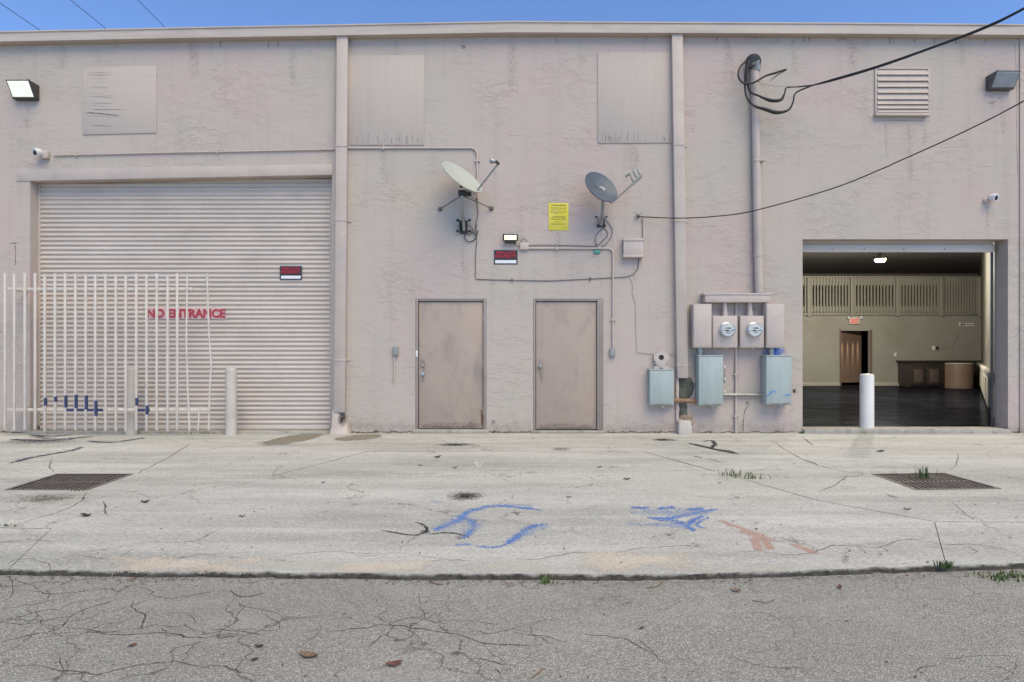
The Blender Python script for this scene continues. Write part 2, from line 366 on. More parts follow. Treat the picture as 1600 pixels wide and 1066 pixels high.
def asphalt():
    m, nt, bs = base_mat('old_asphalt')
    v = vec(nt)
    vo = nd(nt, 'ShaderNodeTexVoronoi'); vo.inputs['Scale'].default_value = 125.0; lk(nt, v, vo.inputs['Vector'])
    sepc = nd(nt, 'ShaderNodeSeparateColor'); lk(nt, vo.outputs['Color'], sepc.inputs[0])
    agg = ramp(nt, sepc.outputs[0], [(0.0, (0.25, 0.237, 0.203)), (0.45, (0.41, 0.39, 0.34)), (0.85, (0.53, 0.505, 0.44)), (1.0, (0.66, 0.635, 0.56))])
    gap = ramp(nt, vo.outputs['Distance'], [(0.25, 0.0), (0.62, 1.0)])
    c = mixc(nt, math_(nt, 'MULTIPLY', gap, 0.7), agg, (0.19, 0.178, 0.155))
    c = mixc(nt, math_(nt, 'MULTIPLY', ramp(nt, noise(nt, v, 0.8, 6, 0.6), [(0.42, 0.0), (0.65, 1.0)]), 0.35), c, (0.25, 0.237, 0.205))
    c = mixc(nt, math_(nt, 'MULTIPLY', ramp(nt, noise(nt, vec(nt, (0.6, 1.4, 1)), 1.9, 6, 0.6), [(0.5, 0.0), (0.7, 1.0)]), 0.30), c, (0.48, 0.46, 0.41))
    wob = nd(nt, 'ShaderNodeTexNoise'); wob.inputs['Scale'].default_value = 2.2; wob.inputs['Detail'].default_value = 5; lk(nt, v, wob.inputs['Vector'])
    sc = nd(nt, 'ShaderNodeVectorMath', operation='SCALE'); sc.inputs['Scale'].default_value = 0.55; lk(nt, wob.outputs['Color'], sc.inputs[0])
    ad = nd(nt, 'ShaderNodeVectorMath', operation='ADD'); lk(nt, v, ad.inputs[0]); lk(nt, sc.outputs[0], ad.inputs[1])
    ve = nd(nt, 'ShaderNodeTexVoronoi', feature='DISTANCE_TO_EDGE'); ve.inputs['Scale'].default_value = 2.1; lk(nt, ad.outputs[0], ve.inputs['Vector'])
    gx = nd(nt, 'ShaderNodeSeparateXYZ'); lk(nt, v, gx.inputs[0])
    worn = math_(nt, 'SUBTRACT', noise(nt, v, 1.3, 4), math_(nt, 'MULTIPLY', gx.outputs[0], 0.045))     # the left lane is the more broken one
    hair = math_(nt, 'MULTIPLY', ramp(nt, ve.outputs['Distance'], [(0.003, 1.0), (0.014, 0.0)]), ramp(nt, worn, [(0.44, 0.0), (0.58, 0.75)]))
    c = mixc(nt, hair, c, (0.07, 0.062, 0.05))
    lk(nt, c, bs.inputs['Base Color'])
    bs.inputs['Roughness'].default_value = 0.88
    bs.inputs['Specular IOR Level'].default_value = 0.3
    h = math_(nt, 'SUBTRACT', math_(nt, 'MULTIPLY', noise(nt, v, 30, 5, 0.7), 0.8), vo.outputs['Distance'])
    bump(nt, bs, h, 0.006, 0.9)
    return m
M['asphalt'] = asphalt()
def _kerb():
    m, nt, bs = base_mat('kerb_face_grime')
    v = vec(nt); g = nd(nt, 'ShaderNodeNewGeometry'); sx = nd(nt, 'ShaderNodeSeparateXYZ'); lk(nt, g.outputs['Position'], sx.inputs[0])
    zz = math_(nt, 'ADD', sx.outputs[2], math_(nt, 'MULTIPLY', math_(nt, 'SUBTRACT', noise(nt, v, 7, 6, 0.7), 0.5), 0.07))
    f = ramp(nt, math_(nt, 'MULTIPLY_ADD', zz, 20.0) if False else math_(nt, 'ADD', math_(nt, 'MULTIPLY', zz, 20.0), 0.5), [(0.25, 1.0), (0.62, 0.0)])
    dark = ramp(nt, noise(nt, v, 22, 5, 0.7), [(0.35, (0.022, 0.02, 0.016)), (0.65, (0.075, 0.068, 0.052))])
    lk(nt, mixc(nt, f, (0.38, 0.36, 0.31), dark), bs.inputs['Base Color']); bs.inputs['Roughness'].default_value = 0.95
    bump(nt, bs, noise(nt, v, 40, 4), 0.01)
    return m
M['kerb_side'] = _kerb()
M['kerb_face'] = plain('kerb_grime', (0.03, 0.027, 0.021), 0.95, var=0.5, vs=14, dirt=(0.16, 0.15, 0.12), damt=0.7, dscale=6, bmp=0.01, bs_=40)
M['sill'] = plain('dirty_sill_concrete', (0.36, 0.335, 0.28), 0.9, var=0.15, vs=5, dirt=(0.13, 0.12, 0.08), damt=0.8, dscale=4.5, bmp=0.008, bs_=30)
# marks
M['crack'] = decal('crack_line', (0.035, 0.03, 0.026), 0.35, 0.85, 17, 0.95, (0.10, 0.088, 0.07), grain=0.004)
M['crack_asphalt'] = decal('asphalt_crack', (0.035, 0.031, 0.026), 0.4, 0.85, 15, 0.9, (0.10, 0.09, 0.072), grain=0.003)
M['joint'] = decal('joint_dirt', (0.06, 0.052, 0.042), 0.3, 0.35, 18, 0.9, (0.12, 0.105, 0.085))
M['blue_paint'] = decal('blue_spray', (0.055, 0.145, 0.44), 1.0, 0.6, 12, 0.95, (0.12, 0.24, 0.54))
M['blue_faint'] = decal('blue_overspray', (0.22, 0.33, 0.56), 1.0, 0.5, 7, 0.42)
M['navy_paint'] = decal('navy_spray', (0.03, 0.033, 0.075), 1.0, 0.65, 9, 0.85)
M['black_paint'] = decal('black_spray', (0.025, 0.024, 0.024), 0.8, 0.4, 10, 0.9)
M['black_blob'] = decal('black_spray_burst', (0.02, 0.02, 0.02), 0.9, 0.25, 9, 0.9, shape='blob')
M['grey_blob'] = decal('grey_smudge', (0.14, 0.135, 0.13), 0.9, 0.4, 6, 0.55, shape='blob')
M['stain'] = decal('brown_water_stain', (0.28, 0.245, 0.19), 0.12, 0.45, 3.5, 0.8, (0.24, 0.21, 0.165), shape='blob')
M['dirt_patch'] = decal('gritty_dirt', (0.24, 0.215, 0.165), 0.9, 0.7, 5, 0.75, (0.13, 0.11, 0.08), shape='blob')
M['white_scuff'] = decal('white_scuff', (0.75, 0.74, 0.71), 0.8, 0.6, 9, 0.6)
M['red_paint'] = decal('salmon_paint', (0.46, 0.27, 0.21), 0.5, 0.6, 9, 0.72, (0.42, 0.26, 0.205))
M['cream_patch'] = decal('cream_mortar', (0.60, 0.535, 0.435), 0.5, 0.95, 4.0, 0.82, (0.57, 0.475, 0.37), shape='patch')
M['yellow_patch'] = decal('yellowish_mortar', (0.55, 0.52, 0.43), 0.4, 0.75, 4.5, 0.6, (0.50, 0.475, 0.39), shape='patch')
M['split'] = decal('veneer_split', (0.20, 0.18, 0.16), 0.6, 0.6, 12, 0.75, (0.28, 0.255, 0.23))
M['drip'] = decal('gutter_drip', (0.12, 0.09, 0.07), 0.7, 0.7, 9, 0.75, (0.2, 0.155, 0.13), nstretch=(3, 3, 1))
M['moss'] = decal('black_mould', (0.05, 0.045, 0.03), 0.7, 0.8, 9, 0.9, (0.10, 0.095, 0.05))
M['rust_stain'] = decal('rust_stain', (0.40, 0.235, 0.13), 0.8, 0.55, 7, 0.85, (0.50, 0.38, 0.28), shape='blob')
M['efflor'] = decal('flaked_plaster', (0.56, 0.44, 0.35), 0.4, 0.7, 9, 0.9, (0.42, 0.27, 0.17), shape='blob')
M['blue_blob'] = decal('blue_spray_burst', (0.045, 0.11, 0.42), 0.7, 0.55, 9, 0.9, (0.06, 0.15, 0.5), shape='blob')
M['lilac_blob'] = decal('violet_overspray', (0.30, 0.29, 0.46), 0.9, 0.5, 9, 0.5, shape='blob')
M['warm_glow'] = None

# ------------------------------------------------------------------ mesh builders
ORG = {}
def finish(o, parent, origin):
    COL.objects.link(o)
    if parent is not None:
        o.parent = parent
        ORG[o.name] = Vector(origin)
        o.location = Vector(origin) - ORG[parent.name]
    else:
        o.location = origin
        ORG[o.name] = Vector(origin)
    return o
def empty(name, loc, label, cat, group=None, kind=None):
    o = bpy.data.objects.new(name, None)
    o.empty_display_size = 0.1
    COL.objects.link(o); o.location = loc; ORG[o.name] = Vector(loc)
    tag(o, label, cat, group, kind)
    return o
def tag(o, label=None, cat=None, group=None, kind=None):
    if label: o['label'] = label
    if cat: o['category'] = cat
    if group: o['group'] = group
    if kind: o['kind'] = kind
    return o

class MB:
    def __init__(s): s.v = []; s.f = []; s.uv = {}
    def add(s, vs, fs):
        b = len(s.v); s.v += [Vector(p) for p in vs]; s.f += [tuple(i + b for i in f) for f in fs]; return s
    def box(s, x0, x1, y0, y1, z0, z1):
        return s.add([(x0, y0, z0), (x1, y0, z0), (x1, y1, z0), (x0, y1, z0), (x0, y0, z1), (x1, y0, z1), (x1, y1, z1), (x0, y1, z1)],
                     [(0, 3, 2, 1), (4, 5, 6, 7), (0, 1, 5, 4), (1, 2, 6, 5), (2, 3, 7, 6), (3, 0, 4, 7)])
    def wbox(s, x0, y0, x1, y1, d0, d1):
        """box on the facade, photo extents measured on its front face, standing from d0 to d1 metres out"""
        a = P(x0, y1, d1); b = P(x1, y0, d1)
        return s.box(a.x, b.x, WALLY - d1, WALLY - d0, a.z, b.z)
    def prism(s, poly, y0, y1):
        """poly: (x,z) points counter-clockwise seen from the front; front at y0"""
        n = len(poly)
        vs = [(x, y0, z) for x, z in poly] + [(x, y1, z) for x, z in poly]
        fs = [tuple(range(n)), tuple(reversed(range(n, 2 * n)))]
        fs += [(i, i + n, (i + 1) % n + n, (i + 1) % n) for i in range(n)]
        return s.add(vs, fs)
    def tube(s, pts, r, n=8, cap=True):
        pts = [Vector(p) for p in pts]
        rs = r if hasattr(r, '__len__') else [r] * len(pts)
        t0 = (pts[1] - pts[0]).normalized()
        up = Vector((0, 0, 1)) if abs(t0.z) < 0.9 else Vector((1, 0, 0))
        nrm = t0.cross(up).normalized()
        b = len(s.v)
        for i, p in enumerate(pts):
            t = (pts[min(i + 1, len(pts) - 1)] - pts[max(i - 1, 0)]).normalized()
            nrm = (nrm - t * nrm.dot(t)).normalized()
            bn = t.cross(nrm)
            for k in range(n):
                a = 2 * math.pi * k / n
                s.v.append(p + (nrm * math.cos(a) + bn * math.sin(a)) * rs[i])
        for i in range(len(pts) - 1):
            for k in range(n):
                k2 = (k + 1) % n
                s.f.append((b + i * n + k, b + i * n + k2, b + (i + 1) * n + k2, b + (i + 1) * n + k))
        if cap:
            s.f.append(tuple(b + k for k in reversed(range(n))))
            e = b + (len(pts) - 1) * n
            s.f.append(tuple(e + k for k in range(n)))
        return s
    def lathe(s, c, axis, prof, n=20):
        """prof: (r, h) along axis from point c"""
        axis = Vector(axis).normalized(); c = Vector(c)
        a = axis.orthogonal().normalized(); bb = axis.cross(a)
        b = len(s.v)
        for r, h in prof:
            for k in range(n):
                t = 2 * math.pi * k / n
                s.v.append(c + axis * h + (a * math.cos(t) + bb * math.sin(t)) * max(r, 1e-4))
        for i in range(len(prof) - 1):
            for k in range(n):
                k2 = (k + 1) % n
                s.f.append((b + i * n + k, b + i * n + k2, b + (i + 1) * n + k2, b + (i + 1) * n + k))
        s.f.append(tuple(b + k for k in reversed(range(n))))
        e = b + (len(prof) - 1) * n
        s.f.append(tuple(e + k for k in range(n)))
        return s
    def mesh(s, name, mat, origin=(0, 0, 0), bevel=0.0, smooth=None):
        me = bpy.data.meshes.new(name)
        o = Vector(origin)
        me.from_pydata([tuple(p - o) for p in s.v], [], s.f)
        me.update()
        bm = bmesh.new(); bm.from_mesh(me)
        bmesh.ops.recalc_face_normals(bm, faces=bm.faces)
        if bevel:
            ed = [e for e in bm.edges if len(e.link_faces) == 2 and e.calc_face_angle(0) > R(30)]
            bmesh.ops.bevel(bm, geom=ed, offset=bevel, segments=2, profile=0.5, affect='EDGES', clamp_overlap=True)
        bm.to_mesh(me); bm.free()
        if smooth or bevel:
            me.shade_smooth()
            me.set_sharp_from_angle(angle=R(smooth or 35))
        if mat: me.materials.append(M[mat] if isinstance(mat, str) else mat)
        return me
    def build(s, name, mat, parent=None, origin=None, bevel=0.0, smooth=None):
        if origin is None:
            origin = ORG[parent.name] if parent is not None else (0, 0, 0)
        me = s.mesh(name, mat, origin, bevel, smooth)
        return finish(bpy.data.objects.new(name, me), parent, origin)
def copy_at(src, loc, parent):
    o = src.copy(); COL.objects.link(o); o.parent = parent
    ORG[o.name] = Vector(loc)
    o.location = Vector(loc) - (ORG[parent.name] if parent is not None else Vector())
    return o
def smoothpts(pts, n=8):
    pts = [Vector(p) for p in pts]
    out = []
    for i in range(len(pts) - 1):
        p0 = pts[max(i - 1, 0)]; p1 = pts[i]; p2 = pts[i + 1]; p3 = pts[min(i + 2, len(pts) - 1)]
        for k in range(n):
            t = k / n
            out.append(0.5 * ((2 * p1) + (-p0 + p2) * t + (2 * p0 - 5 * p1 + 4 * p2 - p3) * t * t + (-p0 + 3 * p1 - 3 * p2 + p3) * t ** 3))
    out.append(pts[-1])
    return out
def ribbon(name, pts, width, mat, parent, normal=(0, 0, 1), jitter=0.0, taper=True, smooth=4, rnd=None):
    """a flat mark lying on a surface; uv.x along, uv.y across"""
    rnd = rnd or random
    normal = Vector(normal)
    pts = smoothpts(pts, smooth) if smooth > 1 else [Vector(p) for p in pts]
    n = len(pts)
    me = bpy.data.meshes.new(name)
    vs, fs, uv = [], [], []
    off = 0.0
    for i, p in enumerate(pts):
        t = (pts[min(i + 1, n - 1)] - pts[max(i - 1, 0)])
        t = t.normalized() if t.length > 1e-6 else Vector((1, 0, 0))
        sd = normal.cross(t).normalized()
        w = width * 0.5 * (rnd.uniform(0.6, 1.35) if jitter else 1.0)
        if taper: w *= max(0.2, min(1.0, 4.0 * min(i, n - 1 - i) / max(1, n - 1) + 0.2))
        off = off * 0.5 + (rnd.uniform(-1, 1) * jitter if jitter else 0)
        c = p + sd * off
        vs += [c + sd * w, c - sd * w]
    for i in range(n - 1):
        fs.append((2 * i, 2 * i + 1, 2 * i + 3, 2 * i + 2))
    org = ORG[parent.name]
    me.from_pydata([tuple(v - org) for v in vs], [], fs)
    ul = me.uv_layers.new(name='UVMap')
    for poly in me.polygons:
        for li in poly.loop_indices:
            vi = me.loops[li].vertex_index
            ul.data[li].uv = ((vi // 2) / (n - 1), float(vi % 2))
    me.materials.append(M[mat])
    return finish(bpy.data.objects.new(name, me), parent, org)
def blob(name, c, ax, ay, mat, parent):
    """a flat oval mark centred on c with half axes ax, ay (vectors in the surface)"""
    c = Vector(c); ax = Vector(ax); ay = Vector(ay)
    me = bpy.data.meshes.new(name)
    org = ORG[parent.name]
    vs = [c - ax - ay, c + ax - ay, c + ax + ay, c - ax + ay]
    me.from_pydata([tuple(v - org) for v in vs], [], [(0, 1, 2, 3)])
    ul = me.uv_layers.new(name='UVMap')
    for li, q in zip(me.polygons[0].loop_indices, ((0, 0), (1, 0), (1, 1), (0, 1))): ul.data[li].uv = q
    me.materials.append(M[mat])
    return finish(bpy.data.objects.new(name, me), parent, org)
def lettering(name, text, center, height, width, mat, parent, depth=0.002, bold=0.0, rot=None):
    cu = bpy.data.curves.new(name, 'FONT')
    cu.body = text; cu.size = 1.0; cu.align_x = 'CENTER'; cu.align_y = 'CENTER'
    cu.extrude = 0.002; cu.offset = bold; cu.resolution_u = 3
    to = bpy.data.objects.new(name, cu); COL.objects.link(to)
    bpy.context.view_layer.update()
    me = bpy.data.meshes.new_from_object(to.evaluated_get(bpy.context.evaluated_depsgraph_get()))
    bpy.data.objects.remove(to)
    xs = [v.co.x for v in me.vertices]; ys = [v.co.y for v in me.vertices]
    cx, cy = (min(xs) + max(xs)) / 2, (min(ys) + max(ys)) / 2
    sx = width / (max(xs) - min(xs)); sy = height / (max(ys) - min(ys))
    rot = rot or Matrix.Rotation(R(90), 3, 'X')
    for v in me.vertices:
        p = Vector(((v.co.x - cx) * sx, (v.co.y - cy) * sy, v.co.z / 0.002 * depth / 2))
        v.co = rot @ p
    me.materials.clear(); me.materials.append(M[mat]); me.name = name
    return finish(bpy.data.objects.new(name, me), parent, center)

# ------------------------------------------------------------------ ground: road and apron
def poly_sheet(outer, holes, z):
    loops = [[Vector((x, y, 0)) for x, y in outer]] + [[Vector((x, y, 0)) for x, y in h] for h in holes]
    flat = [p for l in loops for p in l]
    tris = tessellate_polygon(loops)
    return [(p.x, p.y, z) for p in flat], [tuple(t) for t in tris]
mb = MB(); mb.add([(-300, -300, ROADZ), (300, -300, ROADZ), (300, 300, ROADZ), (-300, 300, ROADZ)], [(0, 1, 2, 3)])
road = mb.build('road', 'asphalt'); tag(road, kind='structure')

sidewalk = bpy.data.objects.new('sidewalk', None); COL.objects.link(sidewalk)
ORG['sidewalk'] = Vector((0, 0, 0)); tag(sidewalk, kind='structure')
def g2(x, y): p = G(x, y); return (p.x, p.y)
curb_px = [(0, 890), (160, 892), (400, 894), (640, 897), (800, 897), (960, 898), (1130, 896), (1300, 890), (1478, 884), (1600, 880)]
_c0 = [Vector(g2(*p)) for p in curb_px]
_rc = random.Random(14); curb = [tuple(_c0[0])]; _o = 0.0
for _i in range(len(_c0) - 1):
    _k = max(2, int((_c0[_i + 1] - _c0[_i]).length / 0.045))
    for _t in range(1, _k + 1):
        _o = _o * 0.75 + _rc.gauss(0, 0.0028)
        _p = _c0[_i].lerp(_c0[_i + 1], _t / _k); curb.append((_p.x, _p.y + _o + (_rc.uniform(0.005, 0.018) if _rc.random() < 0.07 else 0)))
cl, cr = (-40.0, curb[0][1] + 0.02), (40.0, curb[-1][1] + 0.9)
A, B, C_, D_, R_ = g2(577, 705), g2(1003, 705), g2(421, 745), g2(80, 826), g2(1460, 815)
C2 = g2(250, 789)
R1, R2 = g2(1120, 737), g2(1272, 780)
E_, F_ = (-40.0, D_[1]), (40.0, R_[1])
CD = min(curb, key=lambda c: abs(c[0] - g2(10, 890)[0])); CR = min(curb, key=lambda c: abs(c[0] - g2(1478, 884)[0]))
GL = [g2(5, 766), g2(138, 766), g2(210, 740.5), g2(88, 740.5)]
GR = [g2(1430, 766), g2(1566, 764), g2(1476, 739), g2(1360, 740.5)]
curb_mid = [c for c in curb if CD[0] + 0.01 < c[0] < CR[0] - 0.01]
curb_l = [c for c in curb if c[0] < CD[0] - 0.005]; curb_r = [c for c in curb if c[0] > CR[0] + 0.005]
def inset(poly, e):
    out = []
    n = len(poly)
    for i in range(n):
        a, b, c = Vector(poly[i - 1]), Vector(poly[i]), Vector(poly[(i + 1) % n])
        d1 = (b - a).normalized(); d2 = (c - b).normalized()
        n1 = Vector((-d1.y, d1.x)); n2 = Vector((-d2.y, d2.x))
        m = (n1 + n2); m = m / max(0.3, m.dot(n1) * 1.0)
        q = b + m * e
        out.append((q.x, q.y))
    return out
def slab(poly, holes=()):
    # poly counter-clockwise seen from above
    area = sum(poly[i][0] * poly[(i + 1) % len(poly)][1] - poly[(i + 1) % len(poly)][0] * poly[i][1] for i in range(len(poly)))
    if area < 0: poly = poly[::-1]
    p = inset(poly, 0.0025)
    mb = MB()
    vs, fs = poly_sheet(p, holes, 0.0)
    mb.add(vs, fs)
    for loop in [p] + [list(h) for h in holes]:
        n = len(loop)
        mb.add([(x, y, 0.0) for x, y in loop] + [(x, y, -0.16) for x, y in loop], [(i, (i + 1) % n, (i + 1) % n + n, i + n) for i in range(n)])
    return mb.build('concrete_slab', 'concrete', sidewalk)
slab([A, B, R1, R2, R_, CR] + curb_mid[::-1] + [CD, D_, C2, C_])
slab([E_, D_, CD] + curb_l[::-1] + [cl])
slab([R_, F_, cr] + curb_r[::-1] + [CR])
slab([(-40, 10.25), (40, 10.25), F_, R_, R2, R1, B, A, C_, C2, D_, E_], [GL, GR])
# bed that closes the joints from below, and the grimy kerb face
mb = MB(); full = [cl] + curb + [cr, (40, 10.4), (-40, 10.4)]
vs, fs = poly_sheet(full, [GL, GR], -0.035); mb.add(vs, fs)
mb.build('joint_bed', 'kerb_face', sidewalk)
line = [cl] + curb + [cr]
mb = MB()
rk = random.Random(3)
fine = []
for i in range(len(line) - 1):
    a, b = Vector(line[i]), Vector(line[i + 1])
    k = 1
    fine += [a.lerp(b, t / k) for t in range(k)]
fine.append(Vector(line[-1]))
w = [rk.uniform(-0.008, 0.008) * (0.4 + 0.6 * math.sin(i * 0.13) ** 2) for i in range(len(fine))]
vs = []
for p, q in zip(fine, w):
    vs += [(p.x, p.y + 0.003 + q * 0.2, 0.002 + min(0, q)), (p.x, p.y - 0.008 + q, -0.012 + q), (p.x, p.y - 0.014 - abs(q) * 1.5, ROADZ - 0.01)]
fs = []
for i in range(len(fine) - 1):
    for k in range(2): fs.append((3 * i + k, 3 * i + k + 1, 3 * i + 3 + k + 1, 3 * i + 3 + k))
mb.add(vs, fs); mb.build('kerb_edge', 'kerb_side', sidewalk, smooth=60)

# ------------------------------------------------------------------ the building
bld = empty('warehouse_building', (0, WALLY, 0), 'long pinkish grey stucco warehouse with two roller doors and flat roof', 'building')
TOPZ = wz(52)
TH = 0.28
X0, X1 = -18.0, 26.0
ops = [(wx(47), wx(519), 0.0, wz(270)),        # closed roller door
       (wx(649), wx(760), wz(671), wz(467)),   # left steel door
       (wx(833), wx(942.5), wz(673), wz(467)), # right steel door
       (wx(1254), wx(1575), 0.0, wz(374))]     # open roller door
mb = MB()
xs = sorted({X0, X1} | {o[0] for o in ops} | {o[1] for o in ops})
zs = sorted({-0.2, TOPZ} | {o[2] for o in ops} | {o[3] for o in ops})
def solid(x, z): return not any(o[0] < x < o[1] and o[2] < z < o[3] for o in ops)
ncx, ncz = len(xs) - 1, len(zs) - 1
cell = [[solid((xs[i] + xs[i + 1]) / 2, (zs[j] + zs[j + 1]) / 2) for j in range(ncz)] for i in range(ncx)]
for i in range(ncx):
    for j in range(ncz):
        if not cell[i][j]: continue
        a, b, c, d = xs[i], xs[i + 1], zs[j], zs[j + 1]
        y0, y1 = WALLY, WALLY + TH
        mb.add([(a, y0, c), (b, y0, c), (b, y0, d), (a, y0, d)], [(0, 1, 2, 3)])
        mb.add([(a, y1, c), (b, y1, c), (b, y1, d), (a, y1, d)], [(3, 2, 1, 0)])
        for di, dj, q in ((-1, 0, ((a, c), (a, d))), (1, 0, ((b, d), (b, c))), (0, -1, ((b, c), (a, c))), (0, 1, ((a, d), (b, d)))):
            ii, jj = i + di, j + dj
            if not (0 <= ii < ncx and 0 <= jj < ncz) or not cell[ii][jj]:
                (px, pz), (qx, qz) = q
                mb.add([(px, y0, pz), (qx, y0, qz), (qx, y1, qz), (px, y1, pz)], [(0, 1, 2, 3)])
front = mb.build('front_wall', 'stucco', bld)
# merge so that the relief is continuous
# shell: sides, rear, roof
mb = MB()
mb.box(X0, X0 + 0.25, WALLY + TH + 0.002, 34, -0.2, TOPZ); mb.box(X1 - 0.25, X1, WALLY + TH + 0.002, 34, -0.2, TOPZ)
mb.box(X0, X1, 34, 34.25, -0.2, TOPZ)
mb.build('side_wall', 'trim', bld)
MB().box(X0, X1, WALLY + 0.3, 34.25, TOPZ - 0.25, TOPZ - 0.02).build('roof', 'trim', bld)

# gutter: box gutter along the eave, with its gentle sag
gt = [(-1000, 71, 17), (0, 49.5, 15.5), (300, 43, 16), (540, 38.5, 16.5), (800, 33.5, 17), (1060, 35, 16.5), (1300, 36, 16.5), (1600, 38.5, 16), (2600, 47, 16)]
mb = MB(); vs = []
prof = []
for x, y, h in gt:
    t = P(x, y, 0.13); b = P(x, y + h, 0.13); X = t.x
    vs += [(X, WALLY - 0.13, t.z), (X, WALLY - 0.145, t.z), (X, WALLY - 0.145, t.z - 0.018), (X, WALLY - 0.13, t.z - 0.024), (X, WALLY - 0.13, b.z), (X, WALLY + 0.3, b.z + 0.006), (X, WALLY + 0.3, t.z)]
n = 7; fs = []
for i in range(len(gt) - 1):
    for k in range(n): fs.append((i * n + k, i * n + (k + 1) % n, (i + 1) * n + (k + 1) % n, (i + 1) * n + k))
mb.add(vs, fs); gutter = mb.build('gutter', 'gutter', bld)
for x in (-20, 198, 478, 571, 760, 1018, 1213, 1428):     # seams between gutter lengths
    i = max(k for k in range(len(gt) - 1) if gt[k][0] <= x); f = (x - gt[i][0]) / (gt[i + 1][0] - gt[i][0])
    y = gt[i][1] + f * (gt[i + 1][1] - gt[i][1])
    a, b = P(x - 1.2, y + 16, 0.135), P(x + 1.2, y + 2.6, 0.135)
    MB().box(a.x, b.x, WALLY - 0.133, WALLY - 0.125, a.z, b.z).build('gutter_seam', 'gutter', gutter)

# header over the closed roller door (its lower edge is out of level) and its rear cheek
mb = MB(); mb.prism([(wx(27), wz(283.5)), (wx(519.5), wz(273.5)), (wx(519.5), wz(257)), (wx(27), wz(265))], WALLY - 0.012, WALLY + 0.19)
mb.build('door_header', 'trim', bld, bevel=0.004)

# painted-over plywood sheets where windows once were
def ply(x0, y0, x1, y1, m, skew=0):
    mb = MB()
    z0, z1 = wz(y1), wz(y0)
    mb.prism([(wx(x0), z0), (wx(x1), z0 + skew), (wx(x1), z1 + skew), (wx(x0), z1)], WALLY - 0.014, WALLY + 0.001)
    return mb.build('plywood_panel', m, bld, bevel=0.002)
p1 = ply(130, 106, 245, 211, 'ply_h', 0.03); p1['label'] = 'square boarded window patch with split horizontal grain'
p2 = ply(545, 87, 663, 227, 'ply', 0.0); p2['label'] = 'tall boarded window patch beside the long downspout, frayed at its foot'
p3 = ply(934, 83, 1051, 224, 'ply', 0.005); p3['label'] = 'tall boarded window patch with worn grain on both edges'
rp = random.Random(11)
for pan, x0, x1, yb, dark in ((p2, 548, 660, 226, 34), (p3, 938, 1048, 223, 34)):     # frayed veneer at the foot
    for k in range(dark):
        x = rp.uniform(x0, x1) if rp.random() > 0.55 else (rp.gauss(620, 22) if pan is p2 else rp.gauss(955, 16))
        if not x0 < x < x1: continue
        hh = rp.uniform(4, 20); yy = yb - rp.uniform(0, 2)
        ribbon('veneer_split', [P(x, yy, 0.0144), P(x + rp.uniform(-1, 1), yy - hh * 0.5, 0.0144), P(x + rp.uniform(-1.5, 1.5), yy - hh, 0.0144)], rp.uniform(0.008, 0.02), 'split', pan, (0, -1, 0), smooth=2)
for k in range(26):
    y = rp.uniform(112, 205); x = 131 + abs(rp.gauss(0, 12)); L = rp.uniform(12, 45)
    if 170 < y < 186: L *= 1.5
    ribbon('veneer_split', [P(x, y, 0.0144), P(x + L * 0.5, y + rp.uniform(-0.5, 1), 0.0144), P(x + L, y + rp.uniform(-1, 2), 0.0144)], rp.uniform(0.006, 0.015), 'split', p1, (0, -1, 0), smooth=2)
ribbon('veneer_split', [P(132, 176, 0.0148), P(150, 177, 0.0148), P(170, 179, 0.0148), P(186, 181, 0.0148)], 0.022, 'black_paint', p1, (0, -1, 0))

# downspouts
def downspout(xt, xb, yt, yb, w, joints):
    mb = MB(); d = 0.10
    t = P(xt, yt, d); b = P(xb, yb, d); hw = w / 200.0
    mb.add([(b.x - hw, WALLY - d, b.z), (b.x + hw, WALLY - d, b.z), (b.x + hw, WALLY - 0.003, b.z), (b.x - hw, WALLY - 0.003, b.z),
            (t.x - hw, WALLY - d, t.z), (t.x + hw, WALLY - d, t.z), (t.x + hw, WALLY - 0.003, t.z), (t.x - hw, WALLY - 0.003, t.z)],
           [(0, 3, 2, 1), (4, 5, 6, 7), (0, 1, 5, 4), (1, 2, 6, 5), (2, 3, 7, 6), (3, 0, 4, 7)])
    o = mb.build('downspout', 'trim', bld, bevel=0.008)
    for y in joints:
        f = (y - yt) / (yb - yt); x = xt + (xb - xt) * f
        c = P(x, y, d)
        MB().box(c.x - hw - 0.006, c.x + hw + 0.006, WALLY - d - 0.006, WALLY - 0.002, c.z - 0.012, c.z + 0.012).build('strap', 'trim', o, bevel=0.002)
        MB().box(c.x + hw + 0.004, c.x + hw + 0.06, WALLY - 0.012, WALLY - 0.001, c.z - 0.012, c.z + 0.012).build('strap_ear', 'trim', o, bevel=0.002)
    return o
d1 = downspout(534.5, 530, 51, 645, 17, (228, 344, 563)); d1['label'] = 'square downspout beside the closed roller door'
d2 = downspout(1058.5, 1067, 49, 591, 17, (226, 345, 571)); d2['label'] = 'square downspout broken off above the pavement near blue boxes'
